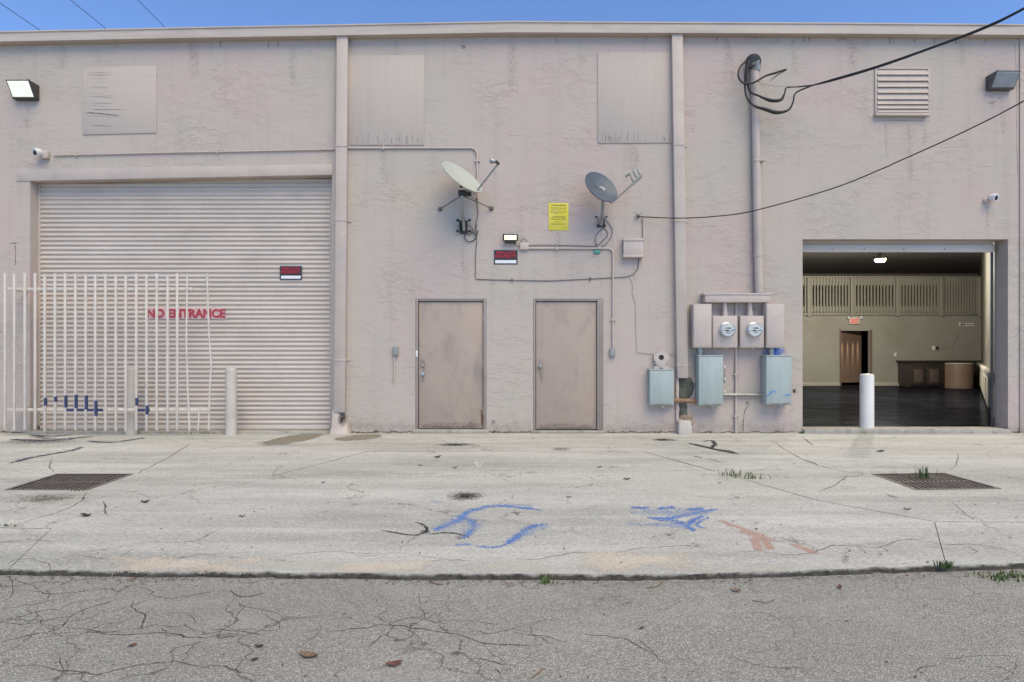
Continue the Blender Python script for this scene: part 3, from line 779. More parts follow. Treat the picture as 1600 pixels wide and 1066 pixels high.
# flared mortar foot of the first one
mb = MB(); c = P(529, 660, 0.06)
mb.add([(c.x - 0.12, 9.84, 0), (c.x + 0.17, 9.83, 0), (c.x + 0.19, 9.999, 0), (c.x - 0.13, 9.999, 0),
        (c.x - 0.10, 9.88, 0.14), (c.x + 0.13, 9.89, 0.12), (c.x + 0.15, 9.999, 0.13), (c.x - 0.11, 9.999, 0.16),
        (c.x - 0.09, 9.91, 0.36), (c.x - 0.02, 9.92, 0.36), (c.x - 0.01, 9.999, 0.37), (c.x - 0.10, 9.999, 0.37)],
       [(0, 1, 5, 4), (1, 2, 6, 5), (3, 0, 4, 7), (4, 5, 9, 8), (5, 6, 10, 9), (7, 4, 8, 11), (8, 9, 10, 11), (2, 3, 7, 6)])
foot = mb.build('mortar_foot', 'trim', bld, bevel=0.02)
blob('mould_stain', P(535, 655, 0.135), (0.10, 0, 0), (0.0, -0.01, 0.15), 'black_blob', bld)

# louvred vent
lv = MB().wbox(1370, 108, 1451, 178, -0.05, -0.04).build('louver_vent', 'in_dark', bld)
for a in ((1367.5, 106, 1370.5, 181), (1450.5, 106, 1453.5, 181), (1370.5, 105.5, 1450.5, 108)):
    MB().wbox(*a, 0.0, 0.02).build('vent_frame', 'trim', lv, bevel=0.002)
ys = [108, 117.5, 127, 136.5, 146, 156, 163.5, 170.5, 176]
for i in range(len(ys) - 1):
    a = P(1370.5, ys[i], 0.008); b = P(1450.5, ys[i + 1] - 0.6, 0.022)
    mb = MB(); mb.add([(a.x, WALLY - 0.002, a.z), (b.x, WALLY - 0.002, a.z), (b.x, WALLY - 0.030, b.z), (a.x, WALLY - 0.030, b.z),
                       (a.x, WALLY + 0.010, a.z), (b.x, WALLY + 0.010, a.z), (b.x, WALLY - 0.014, b.z), (a.x, WALLY - 0.014, b.z)],
                      [(0, 1, 2, 3), (7, 6, 5, 4), (0, 4, 5, 1), (1, 5, 6, 2), (2, 6, 7, 3), (3, 7, 4, 0)])
    mb.build('slat', 'trim', lv)
MB().wbox(1369, 176, 1452, 180.5, 0.0, 0.07).build('vent_sill', 'trim', lv, bevel=0.004)
# strip of thicker render at the far right
MB().box(wx(1592.5), wx(1680), WALLY - 0.02, WALLY - 0.001, 0.0, wz(58)).build('wall_pilaster', 'stucco', bld, bevel=0.006)

# closed roller door
DY = WALLY + 0.2
rd = MB().box(wx(60), wx(519), DY + 0.03, DY + 0.05, 0.0, wz(268)).build('roller_door', 'slat', bld)
pitch = 0.0728
prof = [(0.0, 0.004), (0.04, 0.011), (0.14, 0.017), (0.32, 0.021), (0.50, 0.020), (0.58, 0.014), (0.62, 0.005), (0.66, 0.001), (0.74, 0.004), (0.84, 0.003), (0.92, -0.003), (0.97, -0.001), (1.0, 0.004)]
mb = MB(); xa, xb = wx(61.5) * 1.02, wx(518.5) * 1.0 + 0.0
vs = []
for t, dd in prof: vs += [(xa, -dd, -t * pitch), (xb, -dd, -t * pitch)]
n = len(prof); fs = [(2 * i, 2 * i + 1, 2 * i + 3, 2 * i + 2) for i in range(n - 1)]
mb.add(vs, fs)
sm = mb.mesh('slat', 'slat', (0, 0, 0), smooth=50)
z = wz(276) + 0.02; k = 0
while z > 0.10:
    s_ = finish(bpy.data.objects.new('slat', sm), rd, (0, DY + rk.uniform(-0.0015, 0.0015), z)); z -= pitch; k += 1
MB().box(xa, xb, DY - 0.03, DY + 0.02, 0.035, z + 0.0).build('bottom_bar', 'slat', rd, bevel=0.004)
for x0, x1 in ((58.5, 62.5), (515.5, 519.4)):
    MB().box(wx(x0) * 1.017, wx(x1) * (1.017 if x0 < 300 else 1.0), DY - 0.03, DY + 0.02, 0.0, wz(268)).build('guide_rail', 'trim', rd, bevel=0.003)
tz = P(0, 490, -0.2).z
LX = (P(228, 490, -0.17).x + P(353, 490, -0.17).x) / 2
blob('lettering_backing', (LX, DY - 0.0235, tz), (0.68, 0, 0), (0, 0, 0.105), 'stencil_back', rd)
lettering('lettering', 'NO ENTRANCE', (LX, DY - 0.0258, tz), 0.145, 1.25, 'stencil_red', rd, bold=0.05)
MB().box(wx(40), wx(519), WALLY - 0.06, DY - 0.046, -0.01, 0.036).build('door_sill', 'sill', bld, bevel=0.012)

# open roller door: the end of the curtain under the lintel
OY = WALLY + 0.2
od = MB().box(wx(1254) + 0.01, wx(1575) - 0.07, OY + 0.03, OY + 0.045, P(0, 392, -0.2).z, wz(370)).build('roller_door', 'slat', bld)
od['label'] = 'rolled-up shutter showing its last slats under the lintel'
mb = MB(); xa, xb = wx(1254) + 0.015, P(1552, 380, -0.2).x
vs = []
for t, dd in prof: vs += [(xa, -dd, -t * pitch), (xb, -dd, -t * pitch)]
mb.add(vs, fs); sm2 = mb.mesh('slat', 'slat', (0, 0, 0), smooth=50)
z = wz(372)
zb = P(0, 386.5, -0.2).z
while z - pitch > zb - 0.02:
    finish(bpy.data.objects.new('slat', sm2), od, (0, OY, z)); z -= pitch
MB().box(xa, xb, OY - 0.03, OY + 0.02, P(0, 394.5, -0.2).z, z).build('bottom_bar', 'slat', od, bevel=0.005)
for x in (1300, 1350, 1412, 1476):
    p = P(x, 389.5, -0.17)
    MB().lathe((p.x, OY - 0.031, p.z), (0, -1, 0), [(0.009, 0), (0.009, 0.006), (0.004, 0.009)], 8).build('bolt', 'dark', od)
MB().box(P(1551.5, 0, -0.2).x, P(1554.5, 0, -0.2).x, OY + 0.03, OY + 0.055, 0.07, wz(372)).build('guide_rail', 'fixture_grey', od, bevel=0.002)

# steel doors
def steel_door(x0, y0, x1, y1, lx0, ly0, lx1, ly1):
    rec = 0.035; gap = 0.010
    a, b = P(lx0, ly1, -rec), P(lx1, ly0, -rec)
    leaf = MB().box(a.x, b.x, WALLY + rec, WALLY + rec + 0.045, a.z, b.z).build('door', 'door', bld, bevel=0.003)
    fr = MB()
    X0_, X1_, Z0_, Z1_ = wx(x0) + 0.003, wx(x1) - 0.003, wz(y1) + 0.003, wz(y0) - 0.003
    fr.box(X0_, a.x - gap, WALLY + 0.004, WALLY + 0.12, Z0_, Z1_)
    fr.box(b.x + gap, X1_, WALLY + 0.004, WALLY + 0.12, Z0_, Z1_)
    fr.box(a.x - gap + 0.001, b.x + gap - 0.001, WALLY + 0.006, WALLY + 0.12, b.z + gap, Z1_)
    fr.box(a.x - gap + 0.001, b.x + gap - 0.001, WALLY + 0.09, WALLY + 0.118, Z0_, b.z + gap - 0.001)
    fr.build('door_frame', 'door_frame', leaf, bevel=0.003)
    return leaf
dA = steel_door(649, 467, 760, 671, 654.5, 471.5, 754.5, 669)
dA['label'] = 'tan steel door with deadbolt above its knob'
def knob(x, y, leaf, name, mat, r=0.033):
    p = P(x, y, -0.035)
    MB().lathe((p.x, WALLY + 0.035, p.z), (0, -1, 0), [(r, 0), (r, 0.006), (r * 0.45, 0.010), (r * 0.42, 0.03), (r * 0.75, 0.036), (r * 0.86, 0.052), (r * 0.7, 0.068), (0.008, 0.073)], 20).build(name, mat, leaf, smooth=40)
def deadbolt(x, y, leaf, r=0.03):
    p = P(x, y, -0.035)
    MB().lathe((p.x, WALLY + 0.035, p.z), (0, -1, 0), [(r, 0), (r * 0.95, 0.012), (r * 0.7, 0.02), (0.004, 0.021)], 20).build('deadbolt', 'knob', leaf, smooth=40)
deadbolt(660.5, 571, dA); knob(660.5, 584.5, dA, 'door_knob', 'steel')
p = P(755.5, 497, 0.0)
for y in (497, 568, 640):
    p = P(755.3, y, 0.0)
    MB().tube([(p.x, WALLY + 0.028, p.z - 0.055), (p.x, WALLY + 0.028, p.z + 0.055)], 0.009, 8).build('hinge', 'door_frame', dA, smooth=40)
p = P(650.5, 553, 0.01)
MB().box(p.x - 0.012, p.x + 0.022, WALLY - 0.004, WALLY + 0.011, p.z - 0.05, p.z + 0.05).build('latch_plate', 'white_plastic', dA, bevel=0.003)
dB = steel_door(833, 467, 942.5, 673, 837.5, 471.5, 932, 670.5)
dB['label'] = 'tan steel door with single round knob and ribbed jamb'
knob(843.5, 572.5, dB, 'door_knob', 'knob', 0.036)
for x in (934.2, 937.6, 940.6):
    MB().wbox(x - 0.9, 472.5, x + 0.9, 670.5, -0.012, 0.002).build('jamb_strip', 'door_frame', dB, bevel=0.002)
MB().box(wx(645), wx(764), WALLY - 0.035, WALLY + 0.1, 0.0, wz(671.5)).build('door_sill', 'sill', bld, bevel=0.012)
MB().box(wx(830), wx(946), WALLY - 0.035, WALLY + 0.1, 0.0, wz(673.2)).build('door_sill', 'sill', bld, bevel=0.010)
# scuffs and kick marks on the doors
M['door_streak'] = decal('door_streak', (0.42, 0.375, 0.33), 0.9, 0.7, 6, 0.4)
for x, y0, y1 in ((690, 515, 560), (706, 505, 560), (724, 510, 570), (683, 525, 555), (735, 590, 650)):
    a, b = P(x, y0, -0.0345), P(x + 5, y1, -0.0345)
    ribbon('streak', [(a.x, WALLY + .0345, a.z), ((a.x + b.x) / 2 + .01, WALLY + .0345, (a.z + b.z) / 2), (b.x, WALLY + .0345, b.z)], 0.045, 'door_streak', dA, (0, -1, 0))

M['door_grime'] = decal('door_grime', (0.15, 0.12, 0.10), 0.9, 0.8, 9, 0.55, (0.21, 0.17, 0.14))
M['rust_chip'] = decal('rust_chip', (0.10, 0.055, 0.035), 0.4, 0.9, 16, 0.95, (0.16, 0.09, 0.055))
def dmark(leaf, pts, w_, m_): ribbon('scuff', [Vector((P(x, y, -0.0345).x, WALLY + 0.0345, P(x, y, -0.0345).z)) for x, y in pts], w_, m_, leaf, (0, -1, 0))
for leaf, xl, xr, yb in ((dA, 655, 754, 667), (dB, 838, 931.5, 669)):
    dmark(leaf, [(xl, yb - 3), ((xl + xr) / 2, yb - 4), (xr, yb - 2)], 0.16, 'door_grime')
    dmark(leaf, [(xl + 1, yb), ((xl + xr) / 2, yb), (xr - 1, yb)], 0.03, 'rust_chip')
dmark(dA, [(659, 560), (662, 575), (661, 600)], 0.14, 'door_grime'); dmark(dB, [(843, 560), (846, 575), (845, 600)], 0.14, 'door_grime')
dmark(dA, [(752, 640), (753, 655), (752, 667)], 0.05, 'rust_chip')
# threshold of the open bay
FZ = 0.068
mb = MB().box(wx(1254) - 0.0, wx(1577) + 0.0, WALLY - 0.07, WALLY + TH + 0.02, -0.02, FZ)
mb.build('door_sill', 'sill', bld, bevel=0.015)
# ------------------------------------------------------------------ the room behind the open bay
ZB = (CAMZ - FZ) * 1000 / 53.0
def I(x, y, Y): return Vector(((x - 800) * Y / 1000, Y, CAMZ + (550 - y) * Y / 1000))
XR = (1533 - 800) * ZB / 1000
xr0 = 7.80
CE = CAMZ + 3.3
XL = 4.2
MB().add([(XL - 0.2, WALLY + TH + 0.02, FZ - 0.003), (X1 - 0.3, WALLY + TH + 0.02, FZ - 0.003), (X1 - 0.3, 33.9, FZ - 0.003), (XL - 0.2, 33.9, FZ - 0.003)], [(0, 1, 2, 3)]).build('interior_floor', 'in_floor', bld)
MZ = I(0, 492, ZB).z
dx0, dx1, dz1 = I(1314, 0, ZB).x, I(1360, 0, ZB).x, I(0, 517, ZB).z
mb = MB()
mb.box(XL, dx0, ZB, ZB + 0.15, FZ - 0.05, MZ); mb.box(dx1, XR + 0.6, ZB, ZB + 0.15, FZ - 0.05, MZ); mb.box(dx0, dx1, ZB, ZB + 0.15, dz1, MZ)
mb.build('interior_back_wall', 'in_wall', bld)
mb = MB().add([(xr0, WALLY + TH + 0.001, FZ - 0.05), (XR, ZB - 0.001, FZ - 0.05), (XR + 3.2, 27.2, FZ - 0.05), (xr0, WALLY + TH + 0.001, CE), (XR, ZB - 0.001, CE), (XR + 3.2, 27.2, CE)], [(0, 1, 4, 3), (1, 2, 5, 4)])
mb.build('interior_side_wall', 'in_wall_right', bld)
MB().box(XL - 0.2, XL, WALLY + TH + 0.001, 27.2, FZ - 0.05, CE).build('interior_side_wall', 'in_wall', bld)
MB().box(XL - 0.2, X1 - 0.3, WALLY + TH + 0.001, 27.3, CE, CE + 0.1).build('interior_ceiling', 'in_dark', bld)
MB().box(XL, X1 - 0.3, 27.0, 27.15, MZ, CE - 0.001).build('mezzanine_back_wall', 'in_dark', bld)
MB().box(XL, XR + 3.0, ZB + 0.02, 27.0, MZ + 0.001, MZ + 0.12).build('mezzanine_deck', 'in_dark', bld)
for a, b in ((XL, dx0 - 0.02), (dx1 + 0.02, I(1420, 0, ZB).x)):
    MB().box(a, b, ZB - 0.02, ZB - 0.001, FZ, FZ + 0.13).build('baseboard', 'in_base', bld, bevel=0.003)
# mezzanine railing
rail = MB().box(XL, XR, ZB - 0.01, ZB + 0.03, MZ + 0.121, MZ + 0.30).build('mezzanine_railing', 'in_rail', bld)
MB().box(XL, XR, ZB - 0.01, ZB + 0.03, I(0, 446, ZB).z, I(0, 434, ZB).z).build('upper_board', 'in_rail', rail)
MB().box(XL, XR, ZB - 0.09, ZB + 0.05, I(0, 434, ZB).z + 0.001, I(0, 432, ZB).z).build('top_rail', 'in_rail', rail, bevel=0.005)
MB().box(XL, XR, ZB - 0.08, ZB - 0.001, MZ - 0.02, MZ + 0.05).build('bottom_rail', 'in_rail', rail, bevel=0.005)
bal = None
posts = [1262.5, 1330, 1401, 1469, 1529]
for x in posts:
    c = I(x, 0, ZB).x
    MB().box(c - 0.06, c + 0.06, ZB - 0.10, ZB - 0.011, MZ - 0.06, I(0, 434, ZB).z).build('post', 'in_rail', rail, bevel=0.005)
for a, b in zip([1192] + posts[:-1], posts):
    for k in range(13):
        x = a + (b - a) * (k + 1) / 14
        c = Vector((I(x, 0, ZB).x, ZB - 0.035, MZ + 0.051))
        if bal is None:
            bal = MB().box(c.x - 0.026, c.x + 0.026, c.y - 0.02, c.y + 0.02, c.z, I(0, 434, ZB).z).build('baluster', 'in_rail', rail, origin=c)
        else: copy_at(bal, c, rail)
# inner doorway with four glowing slots of light on its brown leaf
mb = MB()
pa = Vector((dx0 + 0.02, ZB + 0.16, 0)); pb = Vector((dx1 + 0.02, ZB + 0.62, 0))
idoor = MB().add([(pa.x, pa.y, FZ + 0.10), (pb.x, pb.y, FZ + 0.10), (pb.x, pb.y, dz1 + 0.4), (pa.x, pa.y, dz1 + 0.4), (pa.x + .03, pa.y + .05, FZ + 0.10), (pb.x + .03, pb.y + .05, FZ + 0.10), (pb.x + .03, pb.y + .05, dz1 + 0.4), (pa.x + .03, pa.y + .05, dz1 + 0.4)],
                 [(0, 1, 2, 3), (4, 7, 6, 5), (0, 4, 5, 1), (1, 5, 6, 2), (2, 6, 7, 3), (3, 7, 4, 0)]).build('interior_door', 'brown_lam', bld)
MB().box(dx0 - 0.05, dx0 - 0.001, ZB - 0.03, ZB - 0.001, FZ, dz1 + 0.05).build('door_casing', 'brown_lam', idoor)
MB().box(dx1 + 0.001, dx1 + 0.05, ZB - 0.03, ZB - 0.001, FZ, dz1 + 0.05).build('door_casing', 'brown_lam', idoor)
for k, f in enumerate((0.12, 0.36, 0.60, 0.82)):
    q = pa.lerp(pb, f)
    zt = dz1 + 0.02
    lamp = MB().lathe((q.x + 0.03, q.y - 0.04, zt), (0, 0, 1), [(0.03, 0), (0.035, 0.05), (0.03, 0.08)], 10).build('downlight', 'dark', idoor, smooth=40)
    ld = bpy.data.lights.new('downlight_beam', 'SPOT'); ld.energy = 190; ld.spot_size = R(15); ld.spot_blend = 1.0; ld.shadow_soft_size = 0.01; ld.color = (1, 0.86, 0.62)
    lo = bpy.data.objects.new('downlight_beam', ld); COL.objects.link(lo); lo.parent = bld
    lo.location = Vector((q.x + 0.03, q.y - 0.04, zt - 0.02)) - ORG['warehouse_building']
    nrm = Vector((-(pb - pa).y, (pb - pa).x, 0)).normalized()
    lo.rotation_euler = (-(Vector((0, 0, -1)) + nrm * 0.0)).to_track_quat('Z', 'Y').to_euler()
# ledge, radiator panel and scars on the slanting side wall
def S(t, z, off=0.0):
    """a point on the slanting wall: t 0..1 from the bay to the far corner"""
    a = Vector((xr0, WALLY + TH, 0)); b = Vector((XR, ZB, 0)); d = (b - a); nr = Vector((-d.y, d.x, 0)).normalized()
    return a + d * t + Vector((0, 0, z)) + nr * off
def sbox(t0, t1, z0, z1, o0, o1, name, mat, bev=0.0):
    mb = MB(); mb.add([S(t0, z0, o0), S(t1, z0, o0), S(t1, z0, o1), S(t0, z0, o1), S(t0, z1, o0), S(t1, z1, o0), S(t1, z1, o1), S(t0, z1, o1)],
                      [(0, 3, 2, 1), (4, 5, 6, 7), (0, 1, 5, 4), (1, 2, 6, 5), (2, 3, 7, 6), (3, 0, 4, 7)])
    return mb.build(name, mat, bld, bevel=bev)
sbox(0.10, 0.95, 0.80, 0.90, 0.002, 0.10, 'wall_ledge', 'in_base', 0.01)
sbox(0.22, 0.90, 0.14, 0.74, 0.002, 0.06, 'wall_panel', 'in_base', 0.01)
for t in (0.3, 0.42, 0.54, 0.66, 0.78): sbox(t, t + 0.03, 0.20, 0.70, 0.061, 0.075, 'panel_rib', 'in_base')
for t, z, a, h in ((0.35, 1.5, .05, .5), (0.5, 1.9, .06, .6), (0.62, 1.3, .05, .4), (0.45, 1.2, .08, .3)):
    blob('scraped_paint', S(t, z, 0.006), S(t + a, 0, 0) - S(t, 0, 0), (0, 0, h), 'grey_blob', bld)
# cable scar and plates on the back wall
ribbon('cable_scar', [I(1465, 545, ZB) + Vector((0, -0.0008, 0)), I(1482, 543, ZB) + Vector((0, -0.0008, 0)), I(1491, 537, ZB) + Vector((0, -0.0008, 0)), I(1496, 524, ZB) + Vector((0, -0.0008, 0)), I(1501, 516, ZB) + Vector((0, -0.0008, 0))], 0.05, 'drip', bld, (0, -1, 0))

# things in the room
def room_box(x0, y0, x1, y1, Y, depth, mb=None):
    a, b = I(x0, y1, Y), I(x1, y0, Y)
    return (mb or MB()).box(a.x, b.x, Y, Y + depth, a.z, b.z)
o = empty('ceiling_lamp', (I(1375, 0, 17.0).x, 17.0, CE), 'round glowing ceiling lamp in the dark upper part of the room', 'lamp')
lc = I(1375, 406, 17.0)
MB().lathe((lc.x, 17.0, CE - 0.001), (0, 0, -1), [(0.10, 0), (0.10, 0.02), (0.05, 0.022), (0.05, CE - lc.z - 0.06), (0.14, CE - lc.z - 0.05), (0.14, CE - lc.z - 0.02)], 20).build('lamp_body', 'dark', o, smooth=40)
MB().lathe((lc.x, 17.0, lc.z + 0.02), (0, 0, -1), [(0.14, 0), (0.135, 0.04), (0.10, 0.07), (0.04, 0.08)], 24).build('lamp_bowl', 'ceiling_glow', o, smooth=60)
ld = bpy.data.lights.new('ceiling_lamp_light', 'POINT'); ld.energy = 470; ld.color = (1, 0.94, 0.83); ld.shadow_soft_size = 0.18
lo = bpy.data.objects.new('ceiling_lamp_light', ld); COL.objects.link(lo); lo.parent = o; lo.location = Vector((lc.x, 17.0, lc.z - 0.25)) - ORG[o.name]

ex = empty('exit_sign', I(1335.5, 500, ZB), 'small red exit sign with twin lamp heads above the inner doorway', 'exit sign')
room_box(1327.5, 495, 1344, 506.5, ZB - 0.08, 0.078).build('sign_box', 'exit_box', ex, bevel=0.008)
c = I(1335.7, 502, ZB - 0.082); lettering('lettering', 'EXIT', c, 0.15, 0.28, 'exit_red', ex, bold=0.02)
for x in (1326, 1345):
    c = I(x, 496, ZB - 0.1); MB().lathe(c, (0.1, -1, -0.4), [(0.03, -0.04), (0.055, 0.0), (0.06, 0.03), (0.05, 0.04)], 12).build('lamp_head', 'white_plastic', ex, smooth=40)
    MB().tube([c, I(1335.5, 497, ZB - 0.04)], 0.012, 6).build('lamp_arm', 'dark', ex)
o = room_box(1397, 551.5, 1401, 557, ZB - 0.012, 0.011).build('wall_switch', 'white_plastic', origin=I(1399, 554, ZB), bevel=0.004)
tag(o, 'small white switch plate between the inner doorway and the dark cabinet', 'switch')
o = room_box(1456.5, 540.5, 1461.5, 547.5, ZB - 0.012, 0.011).build('wall_outlet', 'white_plastic', origin=I(1459, 544, ZB), bevel=0.004)
tag(o, 'white outlet plate on the wall above the dark cabinet', 'outlet')
o = room_box(1463, 541.5, 1467, 546.5, ZB - 0.03, 0.029).build('junction_box', 'dark', origin=I(1465, 544, ZB), bevel=0.006)
tag(o, 'small dark junction box right of the white outlet plate', 'junction box')
o = empty('wall_thermostat', I(1507, 507, ZB), 'pale louvred wall control high on the olive wall near the corner', 'thermostat')
room_box(1499.5, 504.5, 1506.5, 509.5, ZB - 0.04, 0.039).build('body', 'white_plastic', o, bevel=0.006)
room_box(1501, 506, 1505, 508, ZB - 0.044, 0.004).build('display', 'dark', o)
for y in (504.8, 508.2): room_box(1508.5, y, 1522, y + 1.7, ZB - 0.03, 0.029).build('slat', 'white_plastic', o)
# bar cabinet
CY = 21.9
cab = empty('bar_cabinet', (I(1470, 0, CY).x, CY, FZ), 'dark espresso bar cabinet with raised panel doors against the back wall', 'cabinet')
a, b = I(1421, 0, CY), I(1527, 0, CY); zt = I(0, 563.5, CY).z
MB().box(a.x + 0.06, b.x, CY + 0.03, ZB - 0.02, FZ + 0.10, zt - 0.06).build('carcass', 'espresso', cab, bevel=0.004)
MB().box(a.x + 0.10, b.x - 0.03, CY + 0.08, ZB - 0.03, FZ, FZ + 0.10).build('plinth', 'espresso', cab)
MB().box(a.x - 0.02, I(1531, 0, CY).x, CY - 0.06, ZB - 0.022, zt - 0.059, zt).build('countertop', 'espresso', cab, bevel=0.008)
for x0, x1 in ((1424.5, 1446.5), (1448.5, 1471), (1477, 1490)):
    p, q = I(x0, 602, CY), I(x1, 573, CY)
    dd = MB().box(p.x, q.x, CY + 0.005, CY + 0.029, p.z, q.z).build('cabinet_door', 'espresso', cab, bevel=0.004)
    MB().box(p.x + 0.09, q.x - 0.09, CY - 0.008, CY + 0.004, p.z + 0.09, q.z - 0.09).build('raised_panel', 'espresso_panel', dd, bevel=0.01)
p, q = I(1424.5, 571.5, CY), I(1471, 566.5, CY)
MB().box(p.x, q.x, CY + 0.005, CY + 0.029, p.z, q.z).build('drawer_front', 'espresso', cab, bevel=0.004)
# rounded brown counter end
TY = 20.9
tub = empty('rounded_counter', (I(1511, 0, TY).x, TY + 0.4, FZ), 'brown laminate counter with rounded front beside the dark bar cabinet', 'counter')
a, b = I(1491, 0, TY), I(1532, 0, TY); cx_ = (a.x + b.x) / 2; hw = (b.x - a.x) / 2
pts = [(cx_ + hw * math.sin(t), TY + 0.45 - 0.45 * math.cos(t)) for t in [R(-90 + 15 * k) for k in range(13)]]
def extr(pts, z0, z1):
    n = len(pts); mb = MB()
    mb.add([(x, y, z0) for x, y in pts] + [(x, y, z1) for x, y in pts], [tuple(range(n)), tuple(range(n, 2 * n))] + [(i, (i + 1) % n, (i + 1) % n + n, i + n) for i in range(n)])
    return mb
zt2 = I(0, 567.5, TY).z
extr(pts, FZ, zt2 - 0.03).build('curved_front', 'brown_lam', tub, smooth=40)
extr([(cx_ + (x - cx_) * 1.03, y - 0.02) for x, y in pts], zt2 - 0.029, zt2).build('worktop', 'in_base', tub, smooth=40)

# bollards
def bollard(x, ytop, Y, r, z0, mat, label):
    c = I(x, ytop, Y)
    o = MB().lathe((c.x, Y, z0 - 0.02), (0, 0, 1), [(r * 1.03, 0), (r, 0.05), (r, c.z - z0 - 0.01), (r * 0.96, c.z - z0 + 0.012), (r * 0.8, c.z - z0 + 0.024), (0.01, c.z - z0 + 0.03)], 28).build('bollard', mat, origin=(c.x, Y, z0), smooth=40)
    return tag(o, label, 'bollard', 'steel bollards guarding the roller doors')
bollard(205.5, 575.5, 9.83, 0.084, 0, 'bollard', 'pinkish bollard standing behind the white barred gate')
bollard(361, 576, 9.83, 0.084, 0, 'bollard', 'pinkish bollard in front of the closed roller door, clear of the gate')
bollard(1354.5, 585, 10.16, 0.103, FZ, 'bollard_white', 'white bollard on the threshold of the open bay')

# ------------------------------------------------------------------ barred gate in front of the closed roller door
GY = 9.62
gate = empty('security_gate', (I(165, 0, GY).x, GY, 0), 'white barred steel gate, bent at one end, before the closed roller door', 'gate')
bars = [8, 22.5, 39, 55, 70, 86, 102, 118, 134, 149, 165, 181, 196.5, 213, 229, 245, 262, 277]
zt_, zb_ = I(0, 428, GY).z, 0.09
bm0 = MB().box(-0.017, 0.017, -0.012, 0.012, 0, zt_ - zb_).mesh('bar', 'gate', bevel=0.003)
for x in bars:
    finish(bpy.data.objects.new('bar', bm0), gate, (I(x, 0, GY).x, GY, zb_ + rk.uniform(-0.012, 0.012)))
def bent(pts, r=0.0145):
    return MB().tube([I(x, y, GY) if y < 668 else Vector((I(x, 0, GY).x, GY, zb_)) for x, y in pts], r, 6).build('bent_bar', 'gate', gate, smooth=40)
bent([(292, 428), (292, 480), (291, 530), (293, 600), (296, 668)])
bent([(323.5, 427), (325, 480), (327, 530), (330, 570), (327, 620), (326, 668)])
bent([(310, 642), (311, 652), (309, 668)], 0.012)
for y, x1 in ((451.5, 330), (640.5, 326)):
    a, b = I(9, y + 2.2, GY), I(x1, y - 2.2, GY)
    MB().box(a.x, I(300 if y < 500 else 326, 0, GY).x, GY + 0.013, GY + 0.045, a.z, b.z).build('rail', 'gate', gate, bevel=0.004)
    MB().box(a.x + 0.0, a.x + 0.05, GY + 0.046, 9.998, a.z + 0.003, b.z - 0.003).build('wall_bracket', 'gate', gate, bevel=0.003)
M['navy_gate'] = M['navy_paint']
for x, y0, y1 in ((70, 622, 634), (86, 620, 628), (102, 618, 637), (118, 617, 638), (134, 618, 640), (149, 626, 650), (213, 622, 634), (229, 634, 648)):
    a, b = I(x, y0, GY - 0.014), I(x, y1, GY - 0.014)
    q = MB().box(a.x - 0.0178, a.x + 0.0178, GY - 0.0135, GY + 0.0125, b.z, a.z); M.setdefault('navy_solid', plain('navy_bar_paint', (0.035, 0.05, 0.11), 0.6, var=0.3, vs=30)); q.build('paint_mark', 'navy_solid', gate)
for x0, x1 in ((103, 117), (120, 133), (136, 148), (150, 161), (215, 228), (230, 234)):
    a, b = I(x0, 643, GY + .01), I(x1, 638.5, GY + .01)
    MB().box(a.x, b.x, GY + 0.0115, GY + 0.02, a.z, b.z).build('paint_mark', 'navy_solid', gate)

# ------------------------------------------------------------------ fixtures on the facade
def wallpack(X0_, X1_, z0, z1, lens, body, label, name='wall_light'):
    o = empty(name, ((X0_ + X1_) / 2, WALLY, z0), label, 'wall light')
    yb, yt, ym = WALLY - 0.085, WALLY - 0.225, WALLY - 0.001
    mb = MB(); mb.add([(X0_, ym, z0), (X1_, ym, z0), (X1_, yb, z0), (X0_, yb, z0), (X0_, ym, z1), (X1_, ym, z1), (X1_, yt, z1), (X0_, yt, z1)],
                      [(0, 3, 2, 1), (4, 5, 6, 7), (0, 1, 5, 4), (1, 2, 6, 5), (2, 3, 7, 6), (3, 0, 4, 7)])
    mb.build('housing', body, o, bevel=0.008)
    def f(u, v, e):
        y = yb + (yt - yb) * v; z = z0 + (z1 - z0) * v
        return Vector((X0_ + (X1_ - X0_) * u, y, z)) + Vector((0, -(z1 - z0), -(yb - yt))).normalized() * e
    a = [f(.05, .10, .0015), f(.95, .10, .0015), f(.95, .93, .0015), f(.05, .93, .0015)]
    b = [f(.08, .14, .007), f(.92, .14, .007), f(.92, .90, .007), f(.08, .90, .007)]
    MB().add(a + b, [(0, 1, 5, 4), (1, 2, 6, 5), (2, 3, 7, 6), (3, 0, 4, 7), (4, 5, 6, 7)]).build('lens', lens, o)
    sx = 1 if X0_ < 0 else -1
    MB().box((X0_ + X1_) / 2 + sx * .06 - .03, (X0_ + X1_) / 2 + sx * .06 + .03, WALLY - 0.10, WALLY - 0.04, z1 - 0.002, z1 + 0.025).build('photocell_base', body, o, bevel=0.006)
    MB().lathe(((X0_ + X1_) / 2 + sx * .06, WALLY - 0.07, z1 + 0.024), (0, 0, 1), [(0.022, 0), (0.022, 0.03), (0.012, 0.045)], 10).build('photocell', body, o, smooth=40)
    return o
wallpack(-7.74, -7.38, 5.19, 5.43, 'lamp_lit', 'bronze', 'lit bronze wall light above the closed roller door')
wallpack(7.40, 7.78, 5.34, 5.57, 'lens_off', 'fixture_grey', 'unlit grey wall light high above the open bay')
blob('wall_smudge', P(1550, 161, 0.0006), (0.12, 0, 0), (0, 0, 0.05), 'grey_blob', bld)  # small grey stippled oval on the wall below the unlit light

